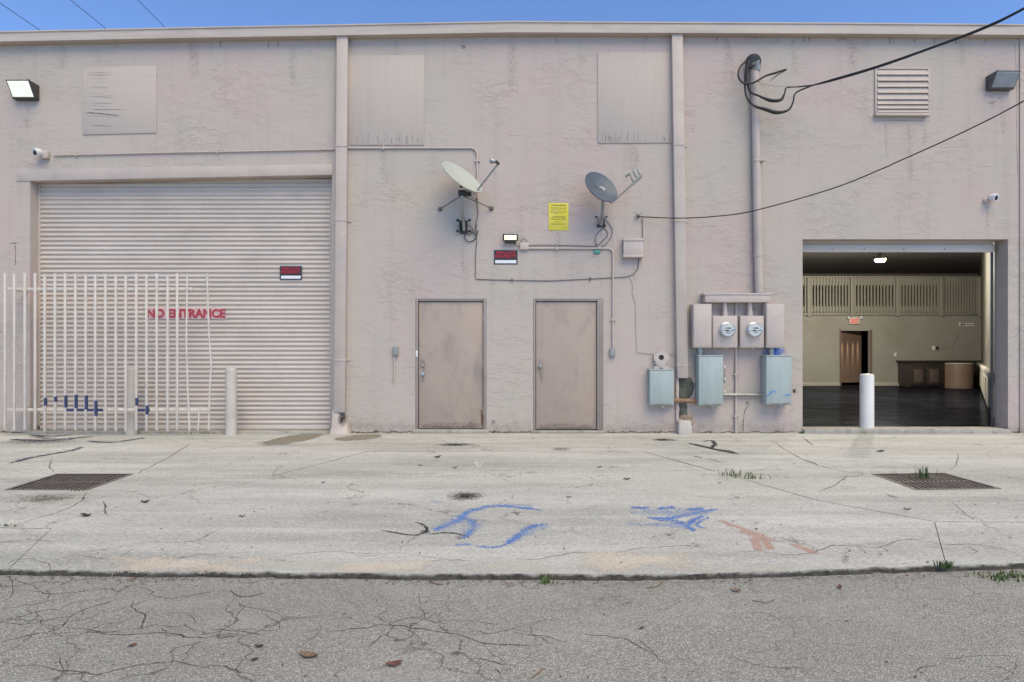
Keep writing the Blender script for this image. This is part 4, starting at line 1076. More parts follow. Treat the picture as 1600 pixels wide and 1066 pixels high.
def camera_unit(x, y, look, label, box):
    c = P(x, y, 0.0)
    o = empty('security_camera', c, label, 'security camera', 'white security cameras on the facade')
    if box:
        MB().box(c.x - 0.045, c.x + 0.07, WALLY - 0.075, WALLY - 0.001, c.z - 0.065, c.z + 0.06).build('junction_box', 'box_paint', o, bevel=0.02)
        h = Vector((c.x - 0.05, WALLY - 0.10, c.z + 0.015))
    else:
        MB().lathe((c.x - 0.03, WALLY - 0.001, c.z - 0.02), (0, -1, 0), [(0.05, 0), (0.048, 0.03), (0.03, 0.045)], 16).build('mount', 'box_paint', o, smooth=40)
        h = Vector((c.x + 0.02, WALLY - 0.085, c.z + 0.01))
    look = Vector(look).normalized()
    MB().lathe(h - look * 0.03, look, [(0.02, -0.03), (0.05, -0.01), (0.06, 0.02), (0.058, 0.055), (0.05, 0.066)], 20).build('camera_head', 'white_plastic', o, smooth=50)
    MB().lathe(h + look * 0.0525, look, [(0.036, 0), (0.036, 0.004), (0.02, 0.008)], 16).build('camera_lens', 'black', o, smooth=40)
    MB().lathe(h - look * 0.02 + Vector((0, 0, 0.006)), look, [(0.061, 0.03), (0.063, 0.05), (0.0615, 0.072)], 20).build('visor', 'white_plastic', o, smooth=50)
    return o
camera_unit(72, 243, (-0.35, -0.85, -0.35), 'white security camera on a junction box above the closed roller door', True)
camera_unit(1543, 312, (0.35, -0.85, -0.25), 'white security camera on the wall beside the open bay', False)

def conduit(name, pts, r, mat, label, cat, d=0.018, straps=(), n=8, sm=1, group=None):
    q = [P(x, y, d) for x, y in pts] if not hasattr(pts[0], 'x') else pts
    if sm > 1: q = smoothpts(q, sm)
    o = MB().tube(q, r, n).build(name, mat, origin=q[0], smooth=50)
    tag(o, label, cat, group)
    for x, y, vert in straps:
        p = P(x, y, 0.0); w_, h_ = (r + 0.025, 0.012) if vert else (0.012, r + 0.02)
        MB().box(p.x - w_, p.x + w_, WALLY - d - r - 0.003, WALLY - 0.001, p.z - h_, p.z + h_).build('strap', mat, o)
    return o
def arc(x0, y0, x1, y1, x2, y2, n=6):
    out = []
    for k in range(n + 1):
        t = k / n; out.append(((1 - t) ** 2 * x0 + 2 * t * (1 - t) * x1 + t * t * x2, (1 - t) ** 2 * y0 + 2 * t * (1 - t) * y1 + t * t * y2))
    return out
conduit('conduit', [(84, 243), (250, 239), (400, 236.3), (523, 233.5)], 0.011, 'trim', 'thin painted conduit running from the camera above the closed roller door', 'conduit', straps=[(120, 242.2, 0), (340, 237.3, 0)])
conduit('conduit', [(543, 231.5), (640, 231.5)] + arc(735, 231.5, 745, 232, 745.5, 243) + [(746, 280), (746.5, 312)], 0.014, 'trim', 'painted conduit bending down behind the pale dish', 'conduit', straps=[(600, 231.5, 0), (746, 252, 1)])
conduit('cable', [(745, 312), (747, 335), (743, 352), (745, 375), (743, 400), (743, 436), (746, 436.5), (800, 438), (860, 439), (900, 437), (940, 435), (978, 433), (990, 429), (997, 420), (998, 404)], 0.0065, 'cable_grey', 'thin grey cable looping below the dishes to the utility box', 'cable', d=0.009, straps=[(800, 438, 0), (922, 436, 0)], n=6)
conduit('cable', [(985, 434), (989, 446), (988, 458), (993, 474), (994, 520), (995, 551), (1030, 554), (1060, 553)], 0.005, 'trim', 'thin painted cable wandering down to the figure eight ornament', 'cable', d=0.007, n=6)
conduit('conduit', [(826, 388.3), (944, 388.3)] + arc(949, 388.3, 958, 388, 958, 398) + [(958, 450), (957.5, 545)], 0.016, 'trim', 'painted conduit from the flood light down beside the ribbed door', 'conduit', straps=[(870, 388.3, 0), (957.8, 500, 1)])
conduit('cable', [(826, 383.5), (860, 383.2), (900, 384), (930, 384.5), (942, 376), (950, 366), (944, 357), (936, 362), (930, 372), (932, 383), (938, 388), (952, 375), (957, 362), (952, 350), (944, 340)], 0.006, 'cable_grey', 'looped grey cable hanging under the dark dish', 'cable', d=0.012, sm=5, n=6)
conduit('cable', [(745, 350), (742, 362), (734, 352), (727, 356), (727, 364), (735, 366), (740, 358)], 0.006, 'cable_grey', 'small cable coil beside the pale dish mast', 'cable', d=0.02, sm=6, n=6)
conduit('cable', [(747, 360), (742, 374), (733, 378), (726, 372), (728, 364), (738, 363), (743, 368)], 0.007, 'rubber', 'dark cable loop below the pale dish mast', 'cable', d=0.022, sm=6, n=6)
o = MB().wbox(928, 391, 938, 396, 0.0, 0.03).build('cable_splice', 'teal', origin=P(933, 393), bevel=0.008)
tag(o, 'small teal cable splice on the conduit below the dark dish', 'splice')
o = MB().wbox(812.5, 379, 826, 390, 0.0, 0.045).build('junction_box', 'box_paint', origin=P(819, 385), bevel=0.006)
tag(o, 'painted junction box right of the lit flood light', 'junction box')
conduit('cable', [(803, 378), (807, 384), (812, 386)], 0.005, 'rubber', 'short black lead from the flood light to its junction box', 'cable', d=0.03, sm=4, n=6)
conduit('cable', [(813, 379), (816, 374), (821, 374), (825, 380)], 0.004, 'rubber', 'tiny loose wire loop over the junction box', 'cable', d=0.02, sm=5, n=6)
# flood light
o = empty('flood_light', P(797.5, 373), 'small lit flood light above the private property sign on the wall', 'flood light')
MB().wbox(785.5, 365.5, 809.5, 376, 0.07, 0.105).build('housing', 'dark', o, bevel=0.005)
for k in range(4):
    x = 788.2 + 4.75 * k
    MB().wbox(x, 367.6, x + 4.3, 374.8, 0.1035, 0.108).build('led_cell', 'led', o)
MB().wbox(788.5, 375.5, 806.5, 379.5, 0.0, 0.07).build('mount', 'bronze', o, bevel=0.004)
# warning sign
o = empty('warning_sign', P(872.5, 360), 'yellow warning notice with close print between the two dishes', 'sign')
MB().wbox(857.3, 317.3, 888.2, 360, 0.002, 0.006).build('plate', 'sign_yellow', o, bevel=0.001)
lettering('heading', 'WARNING', P(872.8, 321.0, 0.0072), 0.026, 0.23, 'sign_ink_dark', o, depth=0.001, bold=0.02)
rs = random.Random(5)
def print_line(y, x0, x1, h, mat):
    mb = MB(); x = x0
    while x < x1:
        w_ = rs.uniform(0.9, 3.2); e = min(x + w_, x1)
        a, b = P(x, y + h / 2, 0.0072), P(e, y - h / 2, 0.0072); mb.box(a.x, b.x, WALLY - 0.0072, WALLY - 0.0058, a.z, b.z); x = e + 0.55
    mb.build('fine_print', mat, o)
for y, x0, x1, h, m_ in ((325.2, 860.5, 885, 1.1, 'sign_ink_dark'), (328.0, 862, 884, .7, 'sign_ink'), (330.0, 860, 885.5, .7, 'sign_ink'), (332, 860, 885.5, .7, 'sign_ink'), (334.0, 865, 880, .8, 'sign_ink'),
                         (338.2, 863.5, 883, 1.2, 'sign_ink'), (340.6, 861.5, 884.5, 1.0, 'sign_ink'), (342.8, 862, 884, 1.0, 'sign_ink'), (346.4, 867, 877, .6, 'sign_ink'), (349.8, 861, 885, .7, 'sign_ink'), (351.4, 862, 884, .6, 'sign_ink'), (356, 877, 886, .6, 'sign_ink')):
    print_line(y, x0, x1, h, m_)
def private_sign(x0, y0, x1, y1, d, label):
    o = empty('private_property_sign', P((x0 + x1) / 2, y1, d), label, 'sign', 'private property signs')
    MB().wbox(x0, y0, x1, y1, d + 0.001, d + 0.004).build('plate', 'sign_border', o, bevel=0.001)
    h = y1 - y0; w_ = x1 - x0
    MB().wbox(x0 + 1.2, y0 + 1.3, x1 - 1.2, y1 - 1.3, d + 0.0035, d + 0.0055).build('black_field', 'sign_black', o)
    for txt, f in (('PRIVATE', 0.21), ('PROPERTY', 0.45)):
        lettering('lettering', txt, P((x0 + x1) / 2, y0 + h * f, d + 0.0068), 0.050 * h / 23, w_ * (0.0080 if txt == 'PRIVATE' else 0.0089), 'sign_red', o, depth=0.0012, bold=0.03)
    MB().wbox(x0 + 2.2, y0 + h * 0.70, x1 - 2.2, y1 - 2.0, d + 0.005, d + 0.0068).build('white_field', 'sign_white', o)
private_sign(771.5, 390.5, 809, 413.5, 0.0, 'red and black PRIVATE PROPERTY sign on the wall between the dishes and doors')
private_sign(437, 415.5, 472, 437.5, -0.175, 'red and black PRIVATE PROPERTY sign on the closed roller door')
# telecom box
o = empty('utility_box', P(990, 402), 'small painted utility box with a lid under the overhead wire anchor', 'utility box')
MB().wbox(974.5, 375.5, 1005, 400, 0.0, 0.10).build('body', 'box_paint', o, bevel=0.006)
MB().wbox(973.8, 372.5, 1006, 376.2, 0.0, 0.112).build('lid', 'box_paint', o, bevel=0.004)
MB().wbox(973.8, 398.5, 1006, 402, 0.0, 0.108).build('base', 'box_paint', o, bevel=0.004)
for x in (982, 990, 997): MB().wbox(x, 378, x + 0.8, 398, 0.099, 0.103).build('rib', 'box_paint', o)
# outlet boxes
o = MB().wbox(953.2, 544.5, 962, 557, 0.0, 0.05).build('outlet_box', 'greybox', origin=P(957.5, 557), bevel=0.006)
tag(o, 'small grey box ending the conduit right of the ribbed door', 'outlet box')
o = empty('outlet_box', P(617.5, 556), 'small grey box with a stub of conduit below, left of the doors', 'outlet box')
MB().wbox(613.5, 542, 622, 555.5, 0.0, 0.05).build('body', 'greybox', o, bevel=0.006)
MB().tube([P(616.5, 555, 0.018), P(616.3, 580, 0.018), P(616, 597, 0.018)], 0.011, 8).build('conduit_stub', 'trim', o, smooth=50)

# ------------------------------------------------------------------ satellite dishes
def dish_shape(c, n, r, up):
    n = n.normalized(); u = (up - n * up.dot(n)).normalized(); w_ = n.cross(u)
    mb = MB(); N = 40; rings = 8
    def ringpts(rad, off):
        dep = (rad * rad) / (r * r) * 0.055
        return [c + (w_ * math.cos(2 * math.pi * k / N) * rad + u * math.sin(2 * math.pi * k / N) * rad * 1.08) + n * (dep - 0.055 + off) for k in range(N)]
    vs = []
    for i in range(1, rings + 1): vs += ringpts(r * i / rings, 0)
    fs = [tuple(range(N))]
    for i in range(rings - 1):
        for k in range(N): fs.append((i * N + k, i * N + (k + 1) % N, (i + 1) * N + (k + 1) % N, (i + 1) * N + k))
    b = len(vs)
    vs += ringpts(r * 1.015, -0.006); vs += ringpts(r * 0.99, -0.02)
    for i in range(rings - 2, -1, -1): vs += ringpts(r * (i + 1) / rings, -0.012)
    tot = len(vs) // N
    for i in range(rings - 1, tot - 1):
        for k in range(N): fs.append((i * N + k, i * N + (k + 1) % N, (i + 1) * N + (k + 1) % N, (i + 1) * N + k))
    fs.append(tuple((tot - 1) * N + k for k in reversed(range(N))))
    mb.add(vs, fs)
    return mb, u, w_
# pale dish
DD = 0.42
root = empty('satellite_dish', P(724, 362), 'pale satellite dish seen edge-on with braced mast and feed arm', 'satellite dish')
c1 = P(722.5, 276, DD); n1 = Vector((0.60, -0.50, 0.72))
mb, u1, w1 = dish_shape(c1, n1, 0.325, Vector((0.75, 0, -0.6)))
mb.build('reflector', 'dish_white', root, smooth=40)
mast = [P(725, 360, 0.06), P(724, 345, 0.13), P(722.5, 330, 0.25), P(722, 303, 0.33)]
MB().tube(smoothpts(mast, 5), 0.026, 12).build('mast', 'galv', root, smooth=50)
MB().box(P(719, 0).x, P(730, 0).x, WALLY - 0.02, WALLY - 0.001, wz(366), wz(345)).build('foot_plate', 'dark', root, bevel=0.004)
for sx in (-1, 1):
    q = P(724.5 + sx * 5.5, 352, 0.0)
    MB().box(q.x - 0.006, q.x + 0.006, WALLY - 0.085, WALLY - 0.015, q.z - 0.09, q.z + 0.06).build('clevis', 'dark', root, bevel=0.003)
    for yy in (345, 362):
        q = P(724.5 + sx * 7, yy, 0.05); MB().lathe(q, (sx, -0.3, 0.3), [(0.018, 0), (0.018, 0.03), (0.008, 0.05)], 8).build('bolt', 'dark', root)
rc = random.Random(2)
MB().box(P(716, 0, .34).x, P(736, 0, .34).x, WALLY - 0.36, WALLY - 0.28, P(0, 306, .34).z, P(0, 297, .34).z).build('bracket', 'dark', root, bevel=0.01)
for dx, dy in ((-6, 300), (-4, 292), (3, 290), (9, 296), (14, 293), (8, 303)):
    q = P(724 + dx, dy, 0.29 + rc.uniform(-.04, .03)); MB().lathe(q, (rc.uniform(-1, 1), -1, rc.uniform(-.5, .5)), [(0.022, 0), (0.022, 0.04), (0.01, 0.06)], 8).build('bolt', 'dark', root)
for ex_, ey_ in ((687.5, 326.5), (768, 325.5)):
    e = P(ex_, ey_, 0.02)
    MB().tube([P(722.5 + (3 if ex_ > 720 else -3), 307, 0.32), e], 0.0095, 8).build('brace', 'cable_grey', root, smooth=50)
    MB().lathe((e.x, WALLY - 0.001, e.z), (0, -1, 0), [(0.036, 0), (0.034, 0.02), (0.02, 0.035)], 12).build('brace_foot', 'cable_grey', root, smooth=40)
a0 = P(743, 301, 0.40); a1 = P(778, 256.5, 0.62)
MB().tube([P(728, 298, 0.37), a0, a1], 0.0145, 8).build('feed_arm', 'galv', root, smooth=40)
MB().tube([a1, P(779, 256, 0.625), P(775, 252.5, 0.60)], 0.022, 8).build('feed_clamp', 'dark', root, smooth=40)
f0 = P(775.5, 253, 0.60); MB().lathe(f0, (P(765.5, 251, 0.56) - f0), [(0.022, -0.01), (0.024, 0.03), (0.034, 0.045), (0.042, 0.085), (0.036, 0.095)], 16).build('feed_horn', 'galv', root, smooth=40)
MB().tube(smoothpts([a0, P(738, 305, 0.40), P(733, 300, 0.39), P(738, 309, 0.2), P(746, 312, 0.03)], 5), 0.005, 6).build('lead', 'rubber', root, smooth=50)

# slate dish
root = empty('satellite_dish', P(939.5, 354), 'dark slate satellite dish with white HD lettering and triple feed', 'satellite dish')
c2 = P(940, 291.5, 0.40); n2 = Vector((0.42, -0.80, 0.46))
mb, u2, w2 = dish_shape(c2, n2, 0.262, Vector((-0.6, 0, 0.65)))
mb.build('reflector', 'dish_grey', root, smooth=40)
nn = n2.normalized(); xa_ = Vector((1, 0, -0.35)); xa_ = (xa_ - nn * xa_.dot(nn)).normalized(); ya_ = nn.cross(xa_)
rot = Matrix((xa_, ya_, nn)).transposed()
lettering('lettering', 'HD', c2 + xa_ * 0.045 + ya_ * 0.035 - nn * 0.044, 0.05, 0.075, 'sign_white', root, depth=0.003, rot=rot, bold=0.005)
lettering('lettering', '/', c2 + xa_ * -0.008 + ya_ * 0.030 - nn * 0.046, 0.05, 0.018, 'sign_white', root, depth=0.003, rot=rot)
M['green_print'] = decal('faded_green_print', (0.13, 0.19, 0.135), 0.8, 0.6, 16, 0.7, shape='blob')
blob('faded_print', c2 - xa_ * 0.07 + ya_ * 0.01 - nn * 0.036, xa_ * 0.055, ya_ * 0.055, 'green_print', root)
MB().tube(smoothpts([P(939.5, 352, 0.04), P(940, 343, 0.09), P(941, 332, 0.19), P(942, 314, 0.27), P(941, 303, 0.27)], 5), 0.025, 12).build('mast', 'galv', root, smooth=50)
MB().box(P(932.5, 0).x, P(946, 0).x, WALLY - 0.03, WALLY - 0.001, wz(355.5), wz(351)).build('foot_plate', 'dark', root, bevel=0.006)
for sx in (-1, 1):
    q = P(939.5 + sx * 5, 345, 0.0); MB().box(q.x - 0.005, q.x + 0.005, WALLY - 0.08, WALLY - 0.002, q.z - 0.08, q.z + 0.04).build('clevis', 'galv', root, bevel=0.002)
    q = P(939.5 + sx * 6, 339.5, 0.05); MB().lathe(q, (sx, -0.3, 0.2), [(0.014, 0), (0.014, 0.025), (0.007, 0.04)], 8).build('bolt', 'dark', root)
MB().box(P(935, 0, .30).x, P(947, 0, .30).x, WALLY - 0.29, WALLY - 0.22, P(0, 310, .3).z, P(0, 297, .3).z).build('bracket', 'dark', root, bevel=0.01)
b0 = P(955.5, 318, 0.44); b1 = P(990, 286, 0.62)
MB().tube([P(945, 312, 0.36), b0, P(986, 290, 0.6)], 0.011, 8).build('feed_arm', 'galv', root, smooth=40)
MB().tube([P(986, 290, 0.6), P(1002, 275, 0.66)], [0.022, 0.030], 8).build('feed_bracket', 'lnb', root, smooth=40)
for (x0, y0), (x1, y1), r0 in (((990, 283), (984, 270), 0.024), ((996.5, 279), (990, 266.5), 0.022), ((1002, 274.5), (996.5, 264.5), 0.022)):
    p, q = P(x0, y0, 0.62), P(x1, y1, 0.60)
    MB().tube([p, p.lerp(q, 0.6), q], [r0, r0, r0 * 0.85], 8).build('feed_horn', 'lnb', root, smooth=40)
p, q = P(985, 271, 0.60), P(977.5, 275, 0.55)
MB().tube([p, p.lerp(q, .6), q], [0.02, 0.022, 0.032], 12).build('feed_cap', 'lnb', root, smooth=40)

# ------------------------------------------------------------------ meters and disconnect boxes
o = conduit('service_mast', [(1178.5, 100), (1180, 130), (1183, 330), (1186, 458)], 0.062, 'trim', 'thick painted service mast rising to the weatherhead', 'pipe', d=0.075, straps=[(1181.8, 254, 1)], n=14)
MB().tube([P(1180, 124, 0.075), P(1180, 130, 0.075)], 0.07, 14).build('coupling', 'trim', o, smooth=40)
MB().tube([P(1184.3, 396, 0.075), P(1184.4, 401, 0.075)], 0.069, 14).build('coupling', 'trim', o, smooth=40)
wh = empty('weatherhead', P(1176, 110, 0.075), 'dark round weatherhead capping the service mast', 'weatherhead')
h0 = P(1179.5, 104, 0.075)
MB().lathe(P(1176.5, 98, 0.06), (-0.25, -0.85, -0.1), [(0.06, -0.03), (0.105, -0.005), (0.118, 0.04), (0.112, 0.075), (0.085, 0.085)], 24).build('hood', 'rubber', wh, smooth=50)
MB().tube([P(1181, 112, 0.075), P(1180, 104, 0.08), P(1178, 98, 0.09)], [0.068, 0.085, 0.10], 16).build('collar', 'galv', wh, smooth=50)
MB().lathe(P(1175, 98, 0.145), (-0.25, -0.85, -0.1), [(0.075, 0), (0.075, 0.008)], 20).build('insulator_plate', 'dark', wh, smooth=40)

def tube_thing(name, pts3, r, mat, label, cat, n=8, sm=6, group=None):
    q = smoothpts(pts3, sm)
    if hasattr(r, '__len__'):
        rr = []
        for i in range(len(r) - 1): rr += [r[i] + (r[i + 1] - r[i]) * k / sm for k in range(sm)]
        rr.append(r[-1]); r = rr
    o = MB().tube(q, r, n).build(name, mat, origin=q[0], smooth=60)
    return tag(o, label, cat, group)
# service drop: tails from the weatherhead, splices, then the twisted drop to the street
drop_far = [P(1290, 129, 0.5), P(1370, 106, 0.8), P(1460, 74, 1.15), P(1540, 44, 1.5), P(1610, 9, 1.9), P(1800, -95, 2.9), P(2400, -450, 5.0), Vector((14.0, 1.5, 9.2))]
tube_thing('service_cable', [P(1171, 94, 0.17), P(1168, 104, 0.2), P(1167, 125, 0.22), P(1172, 143, 0.22), P(1186, 150, 0.24), P(1204, 157, 0.26), P(1220, 156, 0.28), P(1226, 146, 0.29), P(1230, 137, 0.3), P(1255, 135, 0.4)] + drop_far,
           [.016, .016, .016, .016, .016, .028, .024, .012, .011, .011, .011, .011, .011, .011, .011, .011, .011, .011], 'rubber', 'black service cable with upper splice sagging from the weatherhead', 'cable')
tube_thing('service_cable', [P(1169, 96, 0.17), P(1164, 120, 0.2), P(1166, 150, 0.22), P(1178, 165, 0.24), P(1196, 171, 0.26), P(1214, 176, 0.28), P(1232, 172, 0.3), P(1239, 160, 0.31), P(1243, 146, 0.33), P(1262, 136.5, 0.42)] + [p + Vector((0.0, -0.010, 0.012 + 0.006 * (i % 2))) for i, p in enumerate(drop_far)],
           [.015, .015, .015, .016, .028, .03, .016, .012, .011, .012, .011, .011, .011, .011, .011, .011, .011, .011], 'rubber', 'black service cable with lower splice sagging deepest from the weatherhead', 'cable')
tube_thing('service_cable', [P(1166, 95, 0.17), P(1156, 106, 0.2), P(1154, 120, 0.22), P(1162, 130, 0.23), P(1178, 129, 0.25), P(1196, 119, 0.27), P(1212, 114, 0.3), P(1229, 108.5, 0.32), P(1214, 118, 0.31), P(1204, 126, 0.3)],
           [.014, .014, .014, .014, .014, .014, .017, .010, .008, .005], 'rubber', 'loose black cable tail curling out of the weatherhead', 'cable')
tube_thing('guy_wire', [P(1176, 131, 0.15), P(1200, 133, 0.22), P(1214, 134.5, 0.28), P(1255, 135.5, 0.4)], 0.004, 'galv', 'thin bare steel wire tying the service cable to the mast', 'wire', n=6)
tube_thing('telephone_wire', [P(996, 338.5, 0.04), P(1060, 341, 0.16), P(1120, 338, 0.32), P(1180, 329, 0.5), P(1300, 295, 0.9), P(1385, 261, 1.2), P(1400, 254, 1.25), P(1500, 209, 1.65), P(1605, 155, 2.1), P(1800, 40, 3.1), P(2400, -330, 5.0), Vector((14.0, 1.5, 7.8))], 0.0085, 'rubber', 'single black wire sweeping from the wall anchor across the right bay', 'wire')
o = empty('wire_anchor', P(997, 338), 'small twisted wire anchor fixed above the utility box', 'wire anchor')
MB().lathe(P(997, 338, 0.0), (0, -1, 0), [(0.03, 0), (0.03, 0.01), (0.012, 0.02), (0.012, 0.06)], 10).build('hook', 'cable_grey', o, smooth=40)
for k, (dx, dy) in enumerate(((-4, -6), (6, -7), (-7, 2), (-5, 6))):
    MB().tube(smoothpts([P(997, 338, 0.04), P(997 + dx * .6, 338 + dy * .4, 0.05), P(997 + dx, 338 + dy, 0.03)], 4), 0.004, 6).build('wire_end', 'cable_grey', o, smooth=50)
MB().tube([P(1003.5, 340, 0.012), P(1004, 355, 0.012), P(1004.5, 373, 0.03)], 0.006, 6).build('down_lead', 'cable_grey', o, smooth=50)
# overhead lines far above the roof
for (xa, ya), (xb, yb), z1, lab in (((0, 5), (62, 47), 16.0, 'leftmost thin overhead wire in the sky over the roof'), ((110, 0), (163, 43), 17.0, 'middle thin overhead wire in the sky over the roof'), ((215, 0), (255, 40), 18.0, 'thin overhead wire in the sky farthest from the photo edge')):
    z2 = z1 * (550 - ya) / (550 - yb)
    a, b = I(xa, ya, z1), I(xb, yb, z2); dvec = (b - a)
    o = MB().tube([a - dvec * 9, a, b, b + dvec * 12], 0.008, 6).build('overhead_wire', 'rubber', origin=a); tag(o, lab, 'wire', 'overhead wires above the roof')

ms = empty('meter_trough', P(1152, 473), 'long painted wiring trough above the two electric meters', 'trough')
MB().wbox(1102, 460.5, 1204, 472.5, 0.0, 0.17).build('body', 'box_paint', ms, bevel=0.006)
MB().wbox(1099.5, 458, 1206.5, 460.8, 0.0, 0.18).build('lid', 'box_paint', ms, bevel=0.003)
for x in (1132.5, 1171.5):
    MB().tube([P(x, 471, 0.08), P(x, 494, 0.08)], 0.036, 12).build('nipple', 'box_paint', ms, smooth=40)
    MB().tube([P(x, 487, 0.08), P(x, 494, 0.08)], 0.045, 12).build('hub', 'box_paint', ms, smooth=40)
def tallbox(x0, y0, x1, y1, d, label):
    o = empty('meter_box', P((x0 + x1) / 2, y1), label, 'electrical box')
    MB().wbox(x0, y0, x1, y1, 0.0, d).build('body', 'box_paint', o, bevel=0.005)
    MB().wbox(x0 + 0.8, y0 + 2, x1 - 0.8, y1 - 2, d - 0.001, d + 0.006).build('cover', 'box_paint', o, bevel=0.003)
    return o
tallbox(1083.5, 475, 1112, 543.5, 0.20, 'tall painted electrical box left of the two round meters')
tallbox(1197.5, 475.5, 1225.5, 543.5, 0.20, 'tall painted electrical box right of the two round meters')
def meter(x0, x1, label):
    o = empty('electric_meter', P((x0 + x1) / 2, 544), label, 'electric meter', 'electric meters')
    d = 0.17
    MB().wbox(x0, 493.5, x1, 543.5, 0.0, d).build('housing', 'box_paint', o, bevel=0.006)
    MB().wbox(x0 + 1, 496, x1 - 1, 542, d - 0.001, d + 0.005).build('cover', 'box_paint', o, bevel=0.003)
    c = P((x0 + x1) / 2 + 2, 516, d)
    MB().lathe((c.x, c.y + 0.004, c.z), (0, -1, 0), [(0.118, 0), (0.118, 0.025), (0.108, 0.03), (0.108, 0.012)], 32).build('ring', 'steel', o, smooth=40)
    MB().lathe((c.x, c.y - 0.012, c.z), (0, -1, 0), [(0.100, 0), (0.100, 0.045), (0.09, 0.06)], 32).build('dial_face', 'meter_face', o, smooth=40)
    for dx, dz, w_, h_, m_ in ((0.012, 0.028, 0.035, 0.008, 'sign_black'), (-0.045, 0.028, 0.008, 0.005, 'sign_black'), (-0.07, -0.008, 0.006, 0.008, 'sign_black'), (-0.015, -0.008, 0.028, 0.010, 'sign_black'), (0.04, -0.006, 0.022, 0.004, 'cable_grey'), (0.075, -0.002, 0.008, 0.010, 'sign_black'), (0.0, -0.045, 0.03, 0.003, 'dish_grey'), (0.02, -0.03, 0.04, 0.003, 'teal')):
        MB().box(c.x + dx - w_, c.x + dx + w_, c.y - 0.0745, c.y - 0.0715, c.z + dz - h_, c.z + dz + h_).build('dial_mark', m_, o)
    MB().lathe((c.x, c.y - 0.02, c.z), (0, -1, 0), [(0.109, 0), (0.109, 0.07), (0.10, 0.085), (0.06, 0.092), (0.01, 0.094)], 32).build('glass_cover', 'meter_glass', o, smooth=50)
    p = P((x0 + x1) / 2 + 1, 543, 0.1); MB().lathe((p.x, p.y, p.z + 0.01), (0, 0, -1), [(0.016, 0), (0.016, 0.03), (0.01, 0.04)], 8).build('seal', 'white_plastic', o, smooth=40)
    return o
meter(1113.5, 1152.5, 'electric meter in the left of the twin meter housings')
meter(1156.5, 1194, 'electric meter in the right of the twin meter housings')
for x in (1112, 1196.5):
    o = MB().tube([P(x - 3, 537, 0.07), P(x + 4, 537, 0.07)], 0.032, 10).build('pipe_nipple', 'white_plastic', origin=P(x, 537, 0.07), smooth=40)
    tag(o, 'short pale pipe nipple joining the left box and meter' if x < 1150 else 'short pale pipe nipple joining the right meter and box', 'pipe')
conduit('conduit', [(1150, 474), (1150, 560), (1149.5, 677)], 0.018, 'trim', 'thin painted conduit dropping from between the meters to the pavement', 'conduit', d=0.022, straps=[(1149.8, 585, 1), (1149.6, 650, 1)])

def bluebox(x0, y0, x1, y1, d, label, lid=True):
    o = empty('disconnect_box', P((x0 + x1) / 2, y1), label, 'electrical box', 'blue grey electrical boxes')
    MB().wbox(x0, y0, x1, y1, 0.0, d).build('body', 'bluebox', o, bevel=0.006)
    MB().wbox(x0 + 0.6, y0 + 1.6, x1 - 0.6, y1 - 1.2, d - 0.001, d + 0.012).build('cover', 'bluebox', o, bevel=0.005)
    M.setdefault('chalky', decal('chalky_run', (0.44, 0.455, 0.42), 1.0, 0.7, 6, 0.5, (0.38, 0.41, 0.385), nstretch=(3, 3, 0.6)))
    M.setdefault('rust_edge', decal('rust_edge', (0.17, 0.085, 0.045), 0.6, 0.9, 14, 0.8, (0.24, 0.15, 0.09)))
    ribbon('rust_edge', [P(x0 + 2, y1 - 2.2, d + 0.0126), P((x0 + x1) / 2, y1 - 2.0, d + 0.0126), P(x1 - 2, y1 - 2.4, d + 0.0126)], 0.03, 'rust_edge', o, (0, -1, 0))
    MB().wbox(x0 - 0.4, y0 - 0.8, x1 + 0.4, y0 + 1.2, 0.0, d + 0.016).build('rain_lip', 'bluebox', o, bevel=0.003)
    p = P((x0 + x1) / 2 + 0.5, y1 + 0.2, d * 0.7)
    MB().box(p.x - 0.022, p.x + 0.022, p.y - 0.03, p.y + 0.01, p.z - 0.035, p.z + 0.012).build('hasp', 'galv', o, bevel=0.004)
    return o
bluebox(1015, 577.5, 1053, 634, 0.13, 'smallest blue grey electrical box, under the figure eight ornament')
bb = bluebox(1091.5, 556, 1130, 634.5, 0.20, 'tall blue grey electrical box below the left meter box')
for y in (573, 592, 612):
    p = P(1130, y, 0.1); MB().box(p.x + 0.001, p.x + 0.028, p.y - 0.03, p.y + 0.03, p.z - 0.012, p.z + 0.012).build('clip', 'white_plastic', bb, bevel=0.003)
p = P(1131, 595, 0.09)
MB().tube([P(1131.5, 577, 0.10), P(1132.5, 582, 0.10), P(1131.5, 600, 0.10)], 0.010, 8).build('switch_handle', 'galv', bb, smooth=40)
b3 = bluebox(1197, 556, 1237, 633, 0.21, 'tall blue grey electrical box sprayed with blue paint near the open bay')
M['blue_light'] = decal('light_blue_spray', (0.13, 0.30, 0.62), 0.9, 0.45, 10, 0.8)
for pts, w_ in (([(1202, 616), (1207, 612), (1213, 613)], 0.07), ([(1223, 620), (1230, 617), (1236, 618)], 0.06), ([(1198, 622), (1202, 615)], 0.04)):
    ribbon('paint_mark', [P(x, y, 0.2245) for x, y in pts], w_, 'blue_light', b3, (0, -1, 0))
for x0, xa in ((1093.5, 545.0), (1205, 545.0)):
    o = MB().tube([P(x0, 543, 0.10), P(x0, 557, 0.10)], 0.036, 10).build('pipe_coupling', 'galv', origin=P(x0, 550, 0.1), smooth=40)
    MB().tube([P(x0, 546, 0.10), P(x0, 551, 0.10)], 0.046, 8).build('lock_nut', 'galv', o, smooth=30)
    tag(o, 'short steel coupling above the tall box by the left meter' if x0 < 1150 else 'short steel coupling above the blue-sprayed box', 'pipe')
conduit('conduit', [(1129, 617), (1198, 617)], 0.026, 'galv', 'bare horizontal conduit joining the two tall blue grey boxes', 'conduit', d=0.05, n=10)
